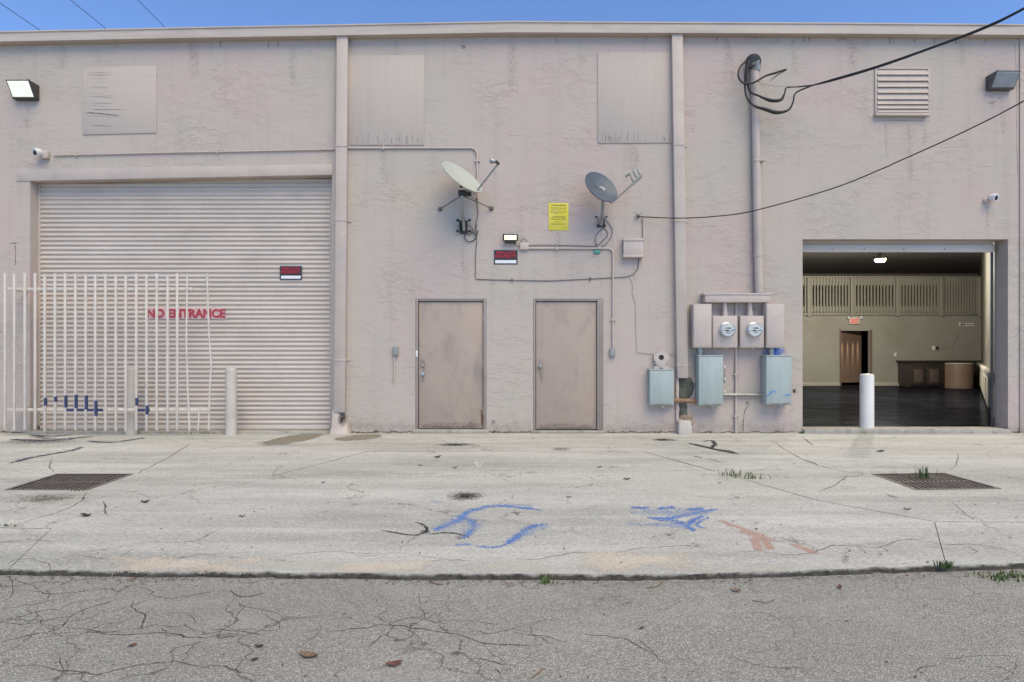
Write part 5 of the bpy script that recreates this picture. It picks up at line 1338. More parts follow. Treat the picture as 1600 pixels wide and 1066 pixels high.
o = conduit('rusty_pipe', [(1050, 626), (1088, 626.5)], 0.034, 'rust', 'flaking rusty pipe crossing the broken wall chase', 'pipe', d=0.08, n=12)
# the ornament: an eight-sided loop with crossed tails
orn = empty('wall_ornament', P(1033, 577), 'painted figure eight ornament with a diamond opening above the small box', 'ornament')
mb = MB(); cx, cy = 1033.5, 558.8
outer = [(cx + 12.6 * math.cos(R(22.5 + 45 * k)), cy - 10.6 * math.sin(R(22.5 + 45 * k))) for k in range(8)]
dia = []
for k in range(8):
    a = R(22.5 + 45 * k); ca, sa = math.cos(a), math.sin(a); s_ = 5.8 / (abs(ca) + abs(sa)); dia.append((cx + s_ * ca, cy - s_ * sa))
F0, F1 = 0.06, 0.002
vs = [P(x, y, F0) for x, y in outer] + [P(x, y, F0) for x, y in dia] + [Vector((P(x, y, F0).x, WALLY - F1, P(x, y, F0).z)) for x, y in outer] + [Vector((P(x, y, F0).x, WALLY - F1, P(x, y, F0).z)) for x, y in dia]
fs = []
for k in range(8):
    j = (k + 1) % 8
    fs += [(k, j, 8 + j, 8 + k), (k, 16 + k, 16 + j, j), (8 + k, 8 + j, 24 + j, 24 + k)]
mb.add(vs, fs); mb.build('loop', 'box_paint', orn)
def armbar(x0, y0, x1, y1, w_, d0, d1):
    a, b = P(x0, y0, d1), P(x1, y1, d1); t = (b - a).normalized(); sd = Vector((-t.z, 0, t.x)) * w_
    mb = MB(); q = [a + sd, b + sd, b - sd, a - sd]
    mb.prism([(v.x, v.z) for v in q], WALLY - d1, WALLY - d0); return mb
armbar(1025, 565.0, 1044, 577.5, 0.034, 0.003, 0.058).build('crossed_tail', 'box_paint', orn, bevel=0.003)
armbar(1042, 565.0, 1022.5, 577.5, 0.034, 0.002, 0.052).build('crossed_tail', 'box_paint', orn, bevel=0.003)
MB().wbox(1027, 552, 1040, 566, 0.0, 0.006).build('backing', 'chase', orn)

# broken wall chase below the cut-off downspout, as bare mortar in a ragged patch
rw = random.Random(21)
mb = MB(); left, right = [], []
for k in range(15):
    y = 590 + k * 5.2
    left.append((1061 + rw.uniform(-1.2, 1.2), y)); right.append((1079 + 6 * math.sin(k * 0.5) + rw.uniform(-2, 2), y))
vs = []; 
for (xl, yl), (xr, yr) in zip(left, right):
    for f in (0, .33, .66, 1): vs.append(P(xl + (xr - xl) * f, yl, 0.004 + (0.0 if f in (0, 1) else rw.uniform(0.004, 0.016))))
fs = [(i * 4 + k, i * 4 + k + 1, i * 4 + 5 + k, i * 4 + 4 + k) for i in range(14) for k in range(3)]
mb.add(vs, fs); mb.build('bare_mortar', 'chase', bld)
MB().wbox(1056.5, 590, 1061, 660, 0.0, 0.045).build('chase_edge', 'trim', bld, bevel=0.008)
# burst plaster mound and stub
mb = MB(); gx, gz = 22, 18
for j in range(gz + 1):
    for i in range(gx + 1):
        u = 2 * i / gx - 1; v = 2 * j / gz - 1
        rad = math.hypot(u, v) + 0.25 * math.sin(5 * math.atan2(v, u) + 1) * 0.6
        q = P(1071 + 17 * u + rw.uniform(-.6, .6), 656 - 13 * v + rw.uniform(-.6, .6), 0.0)
        mb.v.append(Vector((q.x, WALLY + 0.004 - max(0.0, 1 - rad) * rw.uniform(0.015, 0.075), q.z)))
for j in range(gz):
    for i in range(gx): mb.f.append((j * (gx + 1) + i, j * (gx + 1) + i + 1, (j + 1) * (gx + 1) + i + 1, (j + 1) * (gx + 1) + i))
mb.build('burst_plaster', 'crumble', bld)
blob('rust_stain', P(1071, 655, 0.0007), (0.27, 0, 0), (0, 0, 0.22), 'efflor', bld)
blob('rust_stain', P(1073, 662, 0.0011), (0.16, 0, 0), (0, 0, 0.13), 'rust_stain', bld)
o = MB().add([(P(1060.5, 0, .15).x, 9.84, 0), (P(1081.5, 0, .15).x, 9.84, 0), (P(1081.5, 0, .15).x, 9.995, 0), (P(1060.5, 0, .15).x, 9.995, 0), (P(1061.5, 0, .15).x, 9.85, 0.20), (P(1080.5, 0, .15).x, 9.85, 0.20), (P(1080.5, 0, .15).x, 9.995, 0.22), (P(1061.5, 0, .15).x, 9.995, 0.22)],
             [(0, 3, 2, 1), (4, 5, 6, 7), (0, 1, 5, 4), (1, 2, 6, 5), (2, 3, 7, 6), (3, 0, 4, 7)]).build('downspout_stub', 'bollard', origin=P(1071, 677, .1), bevel=0.01)
tag(o, 'stub of square downspout left standing at the foot of the broken chase', 'downspout stub')
# wall cracks, spray, drips
def wline(pts, w_, mat, jit=0.006, d=0.0006): return ribbon('wall_crack', [P(x, y, d) for x, y in pts], w_, mat, bld, (0, -1, 0), jitter=jit, rnd=rw)
wline([(1166, 628), (1169, 632), (1164, 642), (1162, 655), (1161, 668), (1161, 677)], 0.022, 'crack')
wline([(1165, 633), (1168, 627), (1171, 632)], 0.02, 'crack')
wline([(24, 380), (24, 395), (23, 415)], 0.02, 'crack'); wline([(14, 381), (30, 380)], 0.015, 'crack')
wline([(1236, 630), (1239, 640), (1230, 645)], 0.012, 'drip')
for x in (1179, 1184, 1191, 1216, 1257, 1263, 1266, 1309, 1313, 1316, 1320, 1390, 1396, 1430, 1460, 1495, 1540, 1010, 1120, 870, 760, 330, 345, 420, 435, 180):
    L = rw.uniform(5, 14); y0 = 56 if x > 500 else 64
    wline([(x, y0), (x + rw.uniform(-1, 1), y0 + L * .6), (x + rw.uniform(-1.5, 1.5), y0 + L)], rw.uniform(0.012, 0.04), 'drip', 0.0)
wline([(1586, 62), (1588.5, 150), (1589, 230), (1591, 290)], 0.014, 'drip', 0.003)
wline([(1368, 189), (1400, 188.5), (1456, 189.5)], 0.02, 'drip', 0.002)
blob('blue_spray', P(1211, 549, 0.0006), (0.30, 0, 0), (0, 0, 0.14), 'blue_blob', bld)
blob('blue_spray', P(1189, 568, 0.0009), (0.07, 0, 0), (0, 0, 0.13), 'lilac_blob', bld)
blob('black_spray', P(1241, 611, 0.0006), (0.06, 0, 0), (0, 0, 0.07), 'black_blob', bld)
for x, y, a, h in ((724, 73, .07, .07), (771, 660, .06, .07)):
    blob('smudge', P(x, y, 0.0006), (a, 0, 0), (0, 0, h), 'grey_blob', bld)
M['faint_drip'] = decal('faint_grime_run', (0.235, 0.195, 0.165), 1.0, 0.6, 3.5, 0.27, (0.31, 0.265, 0.225), nstretch=(3, 3, 0.6))
for x, y0, L, w_ in ((1385, 190, 60, .16), (1420, 190, 90, .2), (1445, 190, 40, .12), (1034, 636, 30, .2), (1110, 636, 36, .2), (1215, 636, 34, .22), (1096, 545, 12, .2), (990, 404, 40, .14), (42, 155, 50, .2), (1565, 141, 70, .2), (724, 368, 60, .12), (939, 357, 40, .1), (600, 229, 60, .3), (990, 226, 55, .3), (872, 361, 30, .16), (620, 62, 60, .25), (800, 58, 80, .3), (1140, 58, 70, .25), (1330, 60, 50, .4), (300, 66, 60, .35), (100, 70, 40, .3), (460, 66, 70, .25), (1500, 60, 45, .3), (1240, 60, 60, .25), (1543, 322, 50, .1)):
    wline([(x, y0), (x + rw.uniform(-2, 2), y0 + L * .5), (x + rw.uniform(-3, 3), y0 + L)], w_, 'faint_drip', 0.0)
for x0, x1 in ((543, 650), (762, 832), (944, 1056), (1084, 1252)):
    n_ = 5; ribbon('splash_dirt', [P(x0 + (x1 - x0) * k / n_, 668 + rw.uniform(-2, 2), 0.0008) for k in range(n_ + 1)], 0.26, 'faint_drip', bld, (0, -1, 0), taper=False, rnd=rw)
# mould along the foot of the wall
for x0, x1, ww in ((0, 46, .05), (545, 648, .05), (762, 832, .05), (945, 1058, .05), (1082, 1250, .04), (1578, 1660, .06)):
    n_ = max(3, int((x1 - x0) / 14)); 
    ribbon('mould_line', [P(x0 + (x1 - x0) * k / n_, 675.5 + rw.uniform(-1, 1), 0.0009) for k in range(n_ + 1)], ww, 'moss', bld, (0, -1, 0), jitter=0.008, taper=False, rnd=rw)

# ------------------------------------------------------------------ marks on the apron and road
rg = random.Random(33)
def Z1(*p): return [(x / 2.563, 650 + y / 2.563) for x, y in p]
def Z2(*p): return [(500 + x / 2.563, 650 + y / 2.563) for x, y in p]
def Z3(*p): return [(1000 + x / 2.563, 650 + y / 2.563) for x, y in p]
LIFT = [0.0004]
def gmark(px, w_, mat, name='crack', jit=0.0, z=0.0, parent=None, sm=4, taper=True):
    LIFT[0] = 0.0004 + (LIFT[0] - 0.0004 + 0.000011) % 0.0007
    pts = [G(x, y, z) + Vector((0, 0, LIFT[0])) for x, y in px]
    return ribbon(name, pts, w_, mat, parent or sidewalk, (0, 0, 1), jitter=jit, smooth=sm, rnd=rg, taper=taper)
cc = lambda px, w_=0.016: gmark(px, w_ * (0.75 if px[0][1] > 800 else 1.0), 'crack', 'crack', 0.012)
cc(Z1((770, 105), (700, 150), (590, 210), (545, 235)), .022)
cc(Z1((350, 300), (320, 345), (250, 380), (150, 410), (50, 445)), .022)
cc(Z1((210, 170), (205, 205), (218, 225)), .014); cc(Z1((0, 390), (60, 372), (200, 345), (410, 342)), .012)
cc(Z1((410, 342), (420, 375), (430, 400)), .02); cc(Z1((350, 300), (520, 302), (600, 325), (640, 330)), .01)
cc(Z1((20, 600), (60, 575), (130, 570), (190, 590), (212, 620)), .014); cc(Z1((200, 585), (300, 560), (420, 570), (480, 570)), .01)
cc(Z1((480, 570), (540, 530)), .01); cc(Z1((600, 570), (700, 572), (800, 555), (870, 560)), .016); cc(Z1((1115, 205), (1085, 240)), .014)
cc(Z1((1130, 560), (1190, 555), (1300, 542), (1440, 550), (1538, 545)), .012)
cc(Z2((120, 545), (180, 560), (300, 548), (410, 560), (580, 580)), .010); cc(Z2((400, 585), (520, 575), (585, 580)), .016)
cc(Z2((780, 575), (870, 575), (930, 565), (1020, 550), (1150, 550), (1290, 530), (1490, 520), (1538, 530)), .014)
cc(Z3((520, 95), (600, 145), (670, 180), (720, 200), (830, 225), (920, 233)), .024); cc(Z3((660, 175), (690, 185), (712, 200)), .03)
cc(Z3((830, 235), (790, 270), (710, 305)), .018); cc(Z3((520, 485), (640, 510), (710, 535)), .010)
cc(Z3((360, 540), (480, 545), (600, 555), (700, 545), (760, 520), (860, 520), (950, 525), (1080, 495), (1200, 510), (1300, 515), (1400, 520), (1500, 550), (1538, 555)), .015)
cc(Z3((860, 520), (910, 555)), .012); cc(Z3((960, 525), (1000, 545)), .012); cc(Z3((1310, 520), (1350, 545), (1310, 550)), .014)
cc(Z3((1240, 340), (1290, 385), (1350, 420)), .012); cc(Z3((1275, 150), (1270, 190), (1235, 220)), .014); cc(Z3((460, 220), (530, 205), (555, 220)), .010)
cc(Z3((640, 80), (665, 95), (690, 120)), .03)
# dirt filled joints
J = lambda px, w_=0.022: gmark(px, w_, 'joint', 'joint_line', 0.006, taper=False)
J([(578, 705), (640, 705.2), (700, 705), (800, 704.8), (900, 705.2), (1003, 705)], .03)
J([(577, 705), (500, 725), (421, 745)], .018); J([(1003, 705), (1060, 721), (1120, 737)], .022); J([(1120, 737), (1200, 760), (1272, 780), (1370, 799), (1460, 815)], .012)
J([(1460, 815), (1530, 816), (1605, 816.5)], .010); J([(-5, 825), (40, 825.5), (80, 826)], .010)
# spray paint
bp = lambda px, w_, m_='blue_paint': gmark(px, w_ * (1.35 if m_ == 'blue_paint' else 1.0), m_, 'paint_stroke')
bp(Z2((445, 460), (540, 425), (590, 388)), .17); bp(Z2((540, 418), (600, 382), (700, 360), (800, 368), (900, 380)), .13); bp(Z2((560, 405), (612, 425), (600, 465), (570, 492)), .10)
bp(Z2((920, 436), (845, 445), (790, 485), (730, 522)), .12); bp(Z2((740, 520), (690, 526), (620, 522)), .07); bp(Z2((535, 516), (610, 516)), .07)
bp(Z2((1235, 366), (1325, 370)), .10); bp(Z2((1345, 373), (1430, 365)), .13); bp(Z2((1225, 430), (1345, 440)), .10, 'blue_faint'); bp(Z2((1300, 405), (1400, 410), (1500, 390), (1600, 372)), .13)
bp(Z2((1310, 407), (1400, 425), (1470, 440), (1492, 464)), .07); bp(Z2((1465, 445), (1500, 415), (1540, 400)), .10); bp(Z3((190, 378), (225, 372), (262, 372)), .15); bp(Z3((60, 408), (140, 420), (190, 432)), .09)
bp(Z3((282, 403), (225, 436), (270, 452)), .05); bp(Z3((165, 430), (185, 440), (214, 464)), .09); bp(Z2((1040, 380), (1120, 360)), .05, 'blue_faint'); bp(Z2((1080, 405), (1140, 408)), .07, 'blue_faint')
bp(Z2((440, 340), (490, 345)), .10, 'blue_faint'); bp(Z2((620, 368), (760, 356), (860, 366)), .22, 'blue_faint'); bp(Z2((780, 490), (860, 455), (930, 445)), .2, 'blue_faint')
bp(Z3((100, 400), (200, 395), (280, 390)), .3, 'blue_faint'); bp(Z2((1230, 385), (1400, 385), (1538, 380)), .35, 'blue_faint'); bp(Z2((455, 462), (540, 428), (610, 400)), .34, 'blue_faint'); bp(Z2((570, 480), (610, 440), (600, 400)), .3, 'blue_faint'); bp(Z2((1300, 430), (1420, 440), (1500, 450)), .25, 'blue_faint')
bp(Z1((40, 92), (150, 99), (240, 95), (390, 80)), .42, 'navy_paint'); bp(Z1((120, 75), (200, 82), (300, 74)), .3, 'navy_paint'); bp(Z1((350, 99), (450, 106), (590, 86)), .26, 'navy_paint'); bp(Z1((25, 193), (140, 165), (280, 140), (335, 124)), .22, 'navy_paint'); bp(Z1((130, 82), (210, 92)), .25, 'navy_paint')
bp(Z1((200, 120), (280, 115)), .08, 'blue_faint'); bp(Z2((235, 455), (310, 470), (380, 478), (425, 466)), .045, 'black_paint'); bp(Z2((430, 475), (500, 468), (560, 474), (600, 490)), .06, 'black_paint'); bp(Z2((385, 425), (420, 440), (430, 465)), .05, 'black_paint')
bp(Z3((190, 107), (260, 124), (320, 138), (400, 154)), .20, 'black_paint'); bp(Z3((245, 106), (285, 98), (300, 115), (285, 132), (350, 138), (385, 150)), .12, 'black_paint'); bp(Z3((212, 160), (250, 168)), .06, 'black_paint'); bp(Z3((265, 170), (340, 190)), .03, 'black_paint')
for px, w_ in ((Z2((215, 230), (340, 240), (470, 236), (560, 230)), .07), (Z2((860, 230), (950, 228), (1010, 224)), .06), (Z2((625, 180), (635, 210)), .07), (Z2((640, 205), (655, 185)), .05), (Z1((15, 150), (60, 142)), .14)): gmark(px, w_, 'white_scuff', 'scuff')
for px, w_ in ((Z3((318, 418), (370, 438), (430, 458)), .10), (Z3((405, 458), (470, 478), (522, 505)), .20), (Z3((460, 490), (474, 542)), .10), (Z3((505, 500), (522, 536)), .10), (Z3((610, 512), (650, 528), (712, 553)), .11)): gmark(px, w_, 'red_paint', 'paint_stroke', taper=False)
def gblob(x, y, hx, hy, mat, name, rot=0.0):
    """half sizes given along x in photo pixels at that spot and along y likewise"""
    LIFT[0] = 0.0004 + (LIFT[0] - 0.0004 + 0.000011) % 0.0007
    c = G(x, y); a = G(x + hx, y + rot * hx) - c; b = (G(x, y - hy) - G(x, y + hy)) * 0.5; b.x = 0
    return blob(name, (G(x, y - hy) + G(x, y + hy)) * 0.5 * Vector((0, 1, 0)) + Vector((c.x, 0, LIFT[0])) if False else Vector((c.x, (G(x, y - hy).y + G(x, y + hy).y) / 2, LIFT[0])), Vector((a.x, a.y, 0)), Vector((0, b.y, 0)), mat, sidewalk)
gblob(728, 775.5, 42, 10, 'black_blob', 'paint_burst'); gblob(712, 695, 44, 3.4, 'black_blob', 'paint_burst'); gblob(876, 702, 28, 5, 'grey_blob', 'paint_burst'); gblob(664, 831, 13, 6, 'black_blob', 'paint_burst')
gblob(1037, 687.5, 28, 3, 'black_blob', 'paint_burst'); gblob(723, 840, 22, 5, 'grey_blob', 'paint_burst'); gblob(1395, 776, 10, 6, 'grey_blob', 'paint_burst')
gblob(455, 687, 52, 11, 'stain', 'water_stain', -0.09); gblob(560, 684, 46, 6, 'stain', 'water_stain', -0.04)
gblob(70, 780, 100, 13, 'dirt_patch', 'gritty_dirt'); gblob(60, 690, 90, 8, 'grey_blob', 'paint_burst')
for x, y, hx, hy, m_ in ((285, 883, 160, 19, 'cream_patch'), (520, 885, 140, 11, 'yellow_patch'), (600, 886, 90, 16, 'cream_patch'), (800, 886, 75, 12, 'yellow_patch'), (985, 878, 125, 27, 'cream_patch'), (1160, 888, 90, 9, 'yellow_patch')): gblob(x, y, hx, hy, m_, 'mortar_patch')
gblob(850, 815, 160, 20, 'grey_blob', 'faint_soiling') if False else None

# road cracks
rcx = lambda px, w_=0.012: gmark(px, w_ * 0.95, 'crack_asphalt', 'crack', 0.012, ROADZ, road)
for px, w_ in ((((0, 705), (160, 700), (200, 712), (300, 705), (430, 690), (460, 705), (515, 690)), .013), (((0, 770), (100, 760), (200, 740), (300, 720)), .009), (((20, 825), (110, 835), (200, 815), (280, 800), (400, 755), (510, 720)), .013),
               (((520, 740), (530, 775), (575, 810), (585, 860)), .014), (((140, 870), (300, 870), (560, 875), (650, 865), (740, 885), (800, 890), (900, 880), (980, 870)), .015), (((250, 845), (350, 858), (480, 870)), .010),
               (((0, 905), (60, 895), (130, 880), (240, 850), (290, 800)), .012), (((650, 850), (665, 872), (720, 882)), .012), (((0, 1010), (160, 1005), (280, 1020), (400, 1030), (480, 1010), (600, 990), (700, 985), (800, 1000), (900, 1005), (1000, 1030), (1100, 1050)), .012),
               (((350, 1066), (420, 1030)), .012), (((800, 900), (760, 950), (720, 985)), .010), (((840, 855), (940, 860), (1040, 885)), .012), (((660, 790), (760, 800), (800, 830)), .007), (((1050, 790), (1110, 830), (1115, 860), (900, 850)), .008),
               (((1110, 825), (1170, 810), (1270, 810)), .007), (((1200, 930), (1290, 870), (1255, 850)), .008), (((1290, 870), (1380, 855), (1470, 850), (1540, 830)), .008), (((1000, 745), (950, 800), (905, 850)), .007),
               (((200, 1066), (240, 1020), (230, 960)), .007), (((0, 660), (90, 665), (160, 700)), .008), (((140, 760), (150, 800), (110, 835)), .007), (((20, 640), (60, 690), (30, 740)), .008)):
    rcx(Z1(*px), w_)
for px, w_ in ((((150, 825), (300, 840), (420, 858), (560, 880), (660, 910), (780, 915), (900, 920)), .013), (((115, 850), (190, 848)), .010), (((395, 705), (400, 770), (440, 820), (540, 820), (620, 825), (740, 835)), .008), (((770, 865), (900, 885), (1000, 905)), .008),
               (((1020, 870), (1140, 880), (1230, 900), (1340, 965)), .009), (((610, 970), (700, 985), (790, 1010)), .010), (((385, 860), (400, 915)), .006), (((705, 1010), (740, 1050)), .010), (((660, 910), (690, 960), (800, 1010)), .006)):
    rcx(Z2(*px), w_)
for px, w_ in ((((0, 890), (60, 950), (100, 985)), .008), (((1220, 975), (1300, 965), (1430, 965), (1538, 970)), .008), (((1380, 1000), (1470, 1020), (1500, 1045)), .008), (((1110, 1030), (1180, 995)), .010), (((1470, 970), (1490, 1000), (1465, 1030)), .006)):
    rcx(Z3(*px), w_)

# ------------------------------------------------------------------ drain grates
def grate(poly, label):
    c = Vector((sum(p[0] for p in poly) / 4, sum(p[1] for p in poly) / 4, 0))
    o = empty('drain_grate', c, label, 'drain grate', 'drain grates in the apron')
    a, b, c_, d_ = [Vector((*p, 0)) for p in poly]     # near-left, near-right, far-right, far-left
    def q(u, v, z): return a.lerp(b, u).lerp(d_.lerp(c_, u), v) + Vector((0, 0, z))
    def bar(u0, u1, v0, v1, z0, z1, name, mat='iron'):
        mb = MB(); mb.add([q(u0, v0, z0), q(u1, v0, z0), q(u1, v1, z0), q(u0, v1, z0), q(u0, v0, z1), q(u1, v0, z1), q(u1, v1, z1), q(u0, v1, z1)],
                          [(0, 3, 2, 1), (4, 5, 6, 7), (0, 1, 5, 4), (1, 2, 6, 5), (2, 3, 7, 6), (3, 0, 4, 7)]); return mb.build(name, mat, o)
    e = 0.003
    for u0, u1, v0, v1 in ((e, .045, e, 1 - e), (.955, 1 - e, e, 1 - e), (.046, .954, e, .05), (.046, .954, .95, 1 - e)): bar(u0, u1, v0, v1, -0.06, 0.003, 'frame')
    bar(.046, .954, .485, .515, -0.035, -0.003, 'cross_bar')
    for k in range(17):
        u = .075 + .85 * k / 16
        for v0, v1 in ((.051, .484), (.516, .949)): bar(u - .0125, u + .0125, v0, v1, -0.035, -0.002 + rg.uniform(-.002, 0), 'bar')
    mb = MB(); L = [q(0, 0, 0), q(1, 0, 0), q(1, 1, 0), q(0, 1, 0)]
    mb.add([v + Vector((0, 0, -0.155)) for v in L], [(0, 1, 2, 3)])
    mb.add([v + Vector((0, 0, -0.161)) for v in L] + [v + Vector((0, 0, -0.001)) for v in [q(.0005, .0005, 0), q(.9995, .0005, 0), q(.9995, .9995, 0), q(.0005, .9995, 0)]], [(0, 1, 5, 4), (1, 2, 6, 5), (2, 3, 7, 6), (3, 0, 4, 7)])
    mb.build('pit', 'pit', o)
    return o
# leave the road sheet under the pits
grate(GL, 'rusty drain grate near the barred gate')
gr = grate(GR, 'rusty drain grate with grass growing through it near the open bay')

# ------------------------------------------------------------------ weeds, leaves and litter
def tuft(c, h, n, spread, mat, label, seed, flat=0.3, sx=1.0):
    r = random.Random(seed); mb = MB()
    for _ in range(n):
        b = Vector(c) + Vector((r.gauss(0, spread * sx), r.gauss(0, spread * 0.5), 0)); hh = h * r.uniform(0.4, 1.1)
        lean = Vector((r.uniform(-1, 1), r.uniform(-1, 1), 0)) * hh * r.uniform(0.2, 0.9); w_ = Vector((r.uniform(-1, 1), r.uniform(-1, 1), 0)).normalized() * r.uniform(0.003, 0.006)
        m1 = b + lean * 0.35 + Vector((0, 0, hh * 0.6)); t = b + lean + Vector((0, 0, hh * r.uniform(0.7, 1.0)))
        i = len(mb.v); mb.v += [b - w_, b + w_, m1 - w_ * .8, m1 + w_ * .8, t]; mb.f += [(i, i + 1, i + 3, i + 2), (i + 2, i + 3, i + 4)]
    o = mb.build('blades', mat, origin=c); tag(o, kind='stuff'); return o
def tuft2(c, h, n, spread, label, seed, sx=1.0, dry=0.35):
    o = empty('grass_tuft', c, label, 'weed', 'weeds in the cracks')
    t_ = tuft(c, h, int(n * (1 - dry)), spread, 'grass', label, seed, sx=sx); t_.parent = o; t_.location = (0, 0, 0)
    r = random.Random(seed + 99); mb = MB()
    for _ in range(int(n * dry)):
        b = Vector(c) + Vector((r.gauss(0, spread * sx * 1.2), r.gauss(0, spread * 0.6), 0.002)); hh = h * r.uniform(0.2, 0.7); lean = Vector((r.uniform(-1, 1), r.uniform(-1, 1), 0)) * hh * 1.5; w_ = Vector((r.uniform(-1, 1), r.uniform(-1, 1), 0)).normalized() * 0.004
        i = len(mb.v); mb.v += [b - w_, b + w_, b + lean + Vector((0, 0, hh * .5))]; mb.f += [(i, i + 1, i + 2)]
    tag(mb.build('dry_blades', 'grass_dry', o), kind='stuff')
    return o
tuft2(G(1140, 744), 0.10, 40, 0.06, 'low grass clump sprouting from the apron joint', 1, 1.6); tuft2(G(1176, 748), 0.10, 34, 0.05, 'low grass clump beside the first one in the apron joint', 2, 1.5)
tuft2(G(1441, 747), 0.17, 46, 0.05, 'upright grass tuft growing through the right drain grate', 3)
tuft2(G(1475, 887), 0.05, 70, 0.025, 'small leafy weed on the kerb edge', 4, 1.0, 0.15)
tuft2(G(852, 912, ROADZ), 0.06, 26, 0.02, 'small green weed at the kerb in the road gutter', 5, 1.0, 0.1)
tuft2(G(1585, 903, ROADZ), 0.04, 160, 0.07, 'mat of low weeds in the gutter at the right edge', 6, 1.6, 0.35)
tuft2(G(832, 685), 0.02, 10, 0.03, 'tiny weed at the foot of the wall between the doors', 7)
tuft2(P(320, 676, .08) * Vector((1, 1, 0)), 0.06, 40, 0.10, 'thin weeds along the foot of the closed roller door', 8, 2.0, 0.5)
tuft2(P(1253, 679, .05) * Vector((1, 1, 0)), 0.05, 40, 0.03, 'small weed in the corner of the open bay', 9)
tuft2(G(125, 767), 0.03, 30, 0.03, 'tiny weed on the near edge of the left drain grate', 10, 1.6, 0.5); tuft2(G(15, 823), 0.025, 30, 0.03, 'tiny weed in the apron crack near the left edge', 12, 1.6, 0.6)
def leaf_mesh(L, W, curl, r):
    mb = MB(); n = 6
    for i in range(n + 1):
        t = i / n; w_ = W * math.sin(math.pi * min(1, t * 0.97 + 0.03)) ** 0.8 + 0.001; z = curl * (4 * (t - .5) ** 2) + 0.004
        mb.v += [Vector((t * L - L / 2, -w_, z + curl * 0.8)), Vector((t * L - L / 2, 0, z)), Vector((t * L - L / 2, w_, z + curl * r.uniform(.3, 1.2)))]
    for i in range(n):
        for k in range(2): mb.f.append((3 * i + k, 3 * i + k + 1, 3 * i + 4 + k, 3 * i + 3 + k))
    mb.tube([(-L / 2 - L * .22, 0.004, 0.006), (-L / 2 + .003, 0, curl + 0.004)], 0.0012, 5)
    return mb
rl = random.Random(77)
def leaf(x, y, z, L, mat, rot, label):
    c = G(x, y, z); L *= 0.78; o = leaf_mesh(L, L * rl.uniform(.20, .32), L * rl.uniform(.08, .2), rl).build('fallen_leaf', mat, origin=(0, 0, 0), smooth=60)
    o.location = c; o.rotation_euler = (rl.uniform(-.1, .1), rl.uniform(-.1, .1), R(rot)); tag(o, label, 'leaf', 'fallen leaves')
leaf(616, 1040, ROADZ, 0.085, 'leaf_red', 20, 'glossy red brown leaf lying flat on the road')
leaf(482, 1026, ROADZ, 0.11, 'leaf_tan', -15, 'large dry tan leaf on the cracked asphalt')
leaf(207, 1010, ROADZ, 0.05, 'leaf_red', 60, 'small reddish leaf on the asphalt at the left')
leaf(405, 1012, ROADZ, 0.045, 'leaf_dark', 10, 'small dark leaf left of the large tan leaf'); leaf(398, 1032, ROADZ, 0.04, 'leaf_dark', 40, 'tiny dark leaf below another on the asphalt')
leaf(378, 808, 0, 0.055, 'leaf_red', 10, 'lone red leaf on the pale apron'); leaf(134, 807, 0, 0.10, 'leaf_dark', 5, 'dark leaf on the apron below the left drain grate')
leaf(1151, 925, ROADZ, 0.07, 'leaf_tan', -50, 'curled tan leaf on the road right of centre'); leaf(1312, 919, ROADZ, 0.06, 'leaf_red', 70, 'pinkish leaf on the road under the right grate'); leaf(1003, 983, ROADZ, 0.035, 'leaf_dark', 30, 'tiny brown leaf alone on the road right of centre')
leaf(1418, 797, 0, 0.075, 'leaf_dark', 0, 'dark leaf lying below the right drain grate'); leaf(1376, 706, 0, 0.13, 'leaf_dark', 5, 'dark leaf above the right drain grate'); leaf(227, 786, 0, 0.08, 'leaf_dark', 30, 'dark curled leaf right of the left drain grate')
leaf(684, 715.5, 0, 0.10, 'leaf_dark', 30, 'dark leaf near the joint below the left door'); leaf(980, 750, 0, 0.09, 'leaf_dark', -35, 'dark twisted leaf right of centre on the apron'); leaf(889, 778, 0, 0.06, 'leaf_tan', 0, 'small brown leaf above the blue paint')
leaf(808, 803, 0, 0.05, 'leaf_tan', -20, 'small tan leaf inside the blue painted ring'); leaf(505, 755, 0, 0.045, 'leaf_dark', 50, 'small dark leaf left of centre on the apron'); leaf(937, 731, 0, 0.07, 'leaf_tan', 5, 'thin tan leaf on the apron below the ribbed door')
leaf(711, 732, 0, 0.06, 'leaf_dark', 10, 'small dark leaf below the joint, left of the white scuff'); leaf(657, 728, 0, 0.06, 'leaf_dark', 0, 'small dark leaf on the apron left of another below the joint'); leaf(1125, 755, 0, 0.045, 'leaf_dark', 20, 'small dark leaf left of the grass clumps')
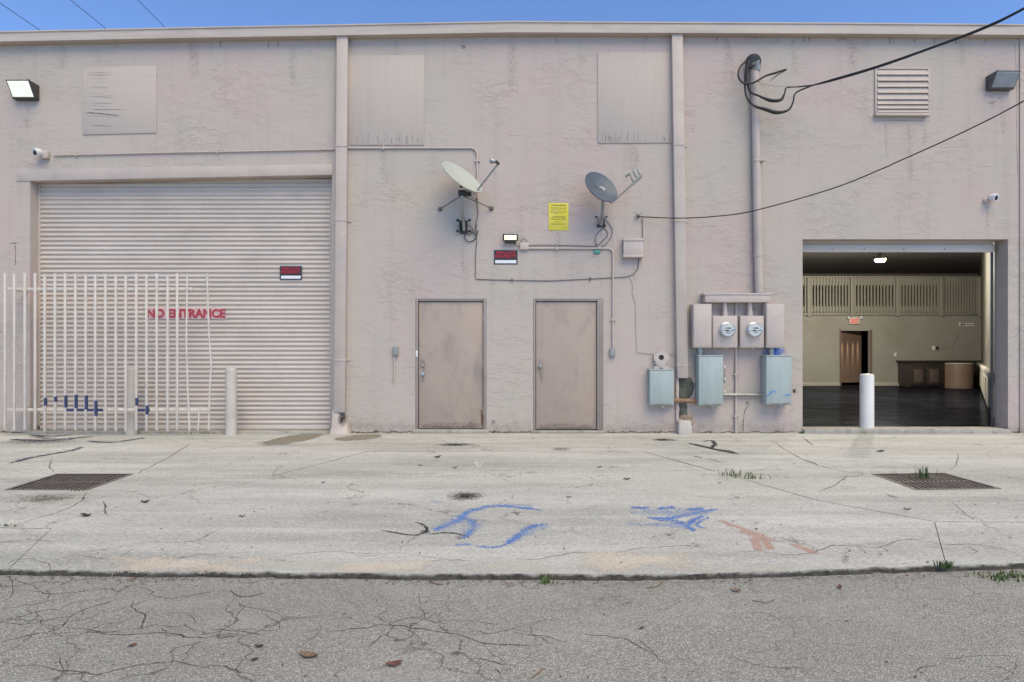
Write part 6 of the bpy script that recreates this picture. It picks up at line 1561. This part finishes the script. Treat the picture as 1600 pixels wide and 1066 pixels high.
# twigs on the road
def twig(px, r, label):
    pts = smoothpts([G(x, y, ROADZ) + Vector((0, 0, r + 0.002)) for x, y in px], 5)
    o = MB().tube(pts, r, 6).build('twig', 'leaf_tan', origin=pts[0], smooth=60); tag(o, label, 'twig', 'twigs on the road')
twig([(1175, 939), (1188, 942), (1200, 942.5), (1210, 938)], 0.0025, 'curved dark twig on the road below the red paint'); twig([(832, 1060), (843, 1052), (850, 1046)], 0.003, 'thin straight twig at the lower middle of the road')
twig([(1010, 920), (1025, 918), (1037, 909)], 0.003, 'thin twig on the road near the kerb right of centre'); twig([(361, 924), (372, 932), (390, 933), (411, 928)], 0.0025, 'bent twig on the asphalt left of centre'); twig([(670, 908), (682, 914), (693, 914)], 0.003, 'short twig in the gutter left of the green weed')
# uncountable crumbs: leaf litter along the kerb and specks on the apron
mb = MB(); rr_ = random.Random(9)
def scrap(c, s_):
    a = rr_.uniform(0, 6.28); e = Vector((math.cos(a), math.sin(a), rr_.uniform(-.3, .3))) * s_; f = Vector((-math.sin(a), math.cos(a), rr_.uniform(-.3, .5))) * s_ * rr_.uniform(.3, .7)
    i = len(mb.v); mb.v += [c - e, c + f * .8, c + e, c - f]; mb.f.append((i, i + 1, i + 2, i + 3))
for _ in range(1500):
    x = rr_.uniform(-3.2, 3.6)
    dens = 0.35 + 0.65 * (0.5 + 0.5 * math.sin(x * 2.3 + 1)) * (0.5 + 0.5 * math.sin(x * 5.1))
    if rr_.random() > dens: continue
    k = [i for i in range(len(line) - 1) if line[i][0] <= x <= line[i + 1][0]][0]; f = (x - line[k][0]) / (line[k + 1][0] - line[k][0]); yc = line[k][1] + f * (line[k + 1][1] - line[k][1])
    scrap(Vector((x, yc - 0.03 - abs(rr_.gauss(0, 0.05)), ROADZ + rr_.uniform(.003, .012))), rr_.uniform(.003, .012))
o = mb.build('leaf_litter', 'leaf_tan'); tag(o, 'crumbled brown leaf litter collected along the kerb', 'leaf litter', kind='stuff')
mb = MB()
for _ in range(260):
    q = G(rr_.uniform(-100, 1700), rr_.uniform(684, 885)); scrap(Vector((q.x, q.y, rr_.uniform(.003, .008))), rr_.uniform(.004, .013))
for _ in range(160):
    q = G(rr_.uniform(-100, 1700), rr_.uniform(910, 1066), ROADZ); scrap(Vector((q.x, q.y, ROADZ + rr_.uniform(.003, .008))), rr_.uniform(.003, .009))
o = mb.build('dirt_crumbs', 'leaf_dark'); tag(o, 'dark crumbs and specks scattered over apron and road', 'debris', kind='stuff')
for x, y, s_ in ((533, 805, .04), (245, 839, .025), (350, 797, .02)):
    pass
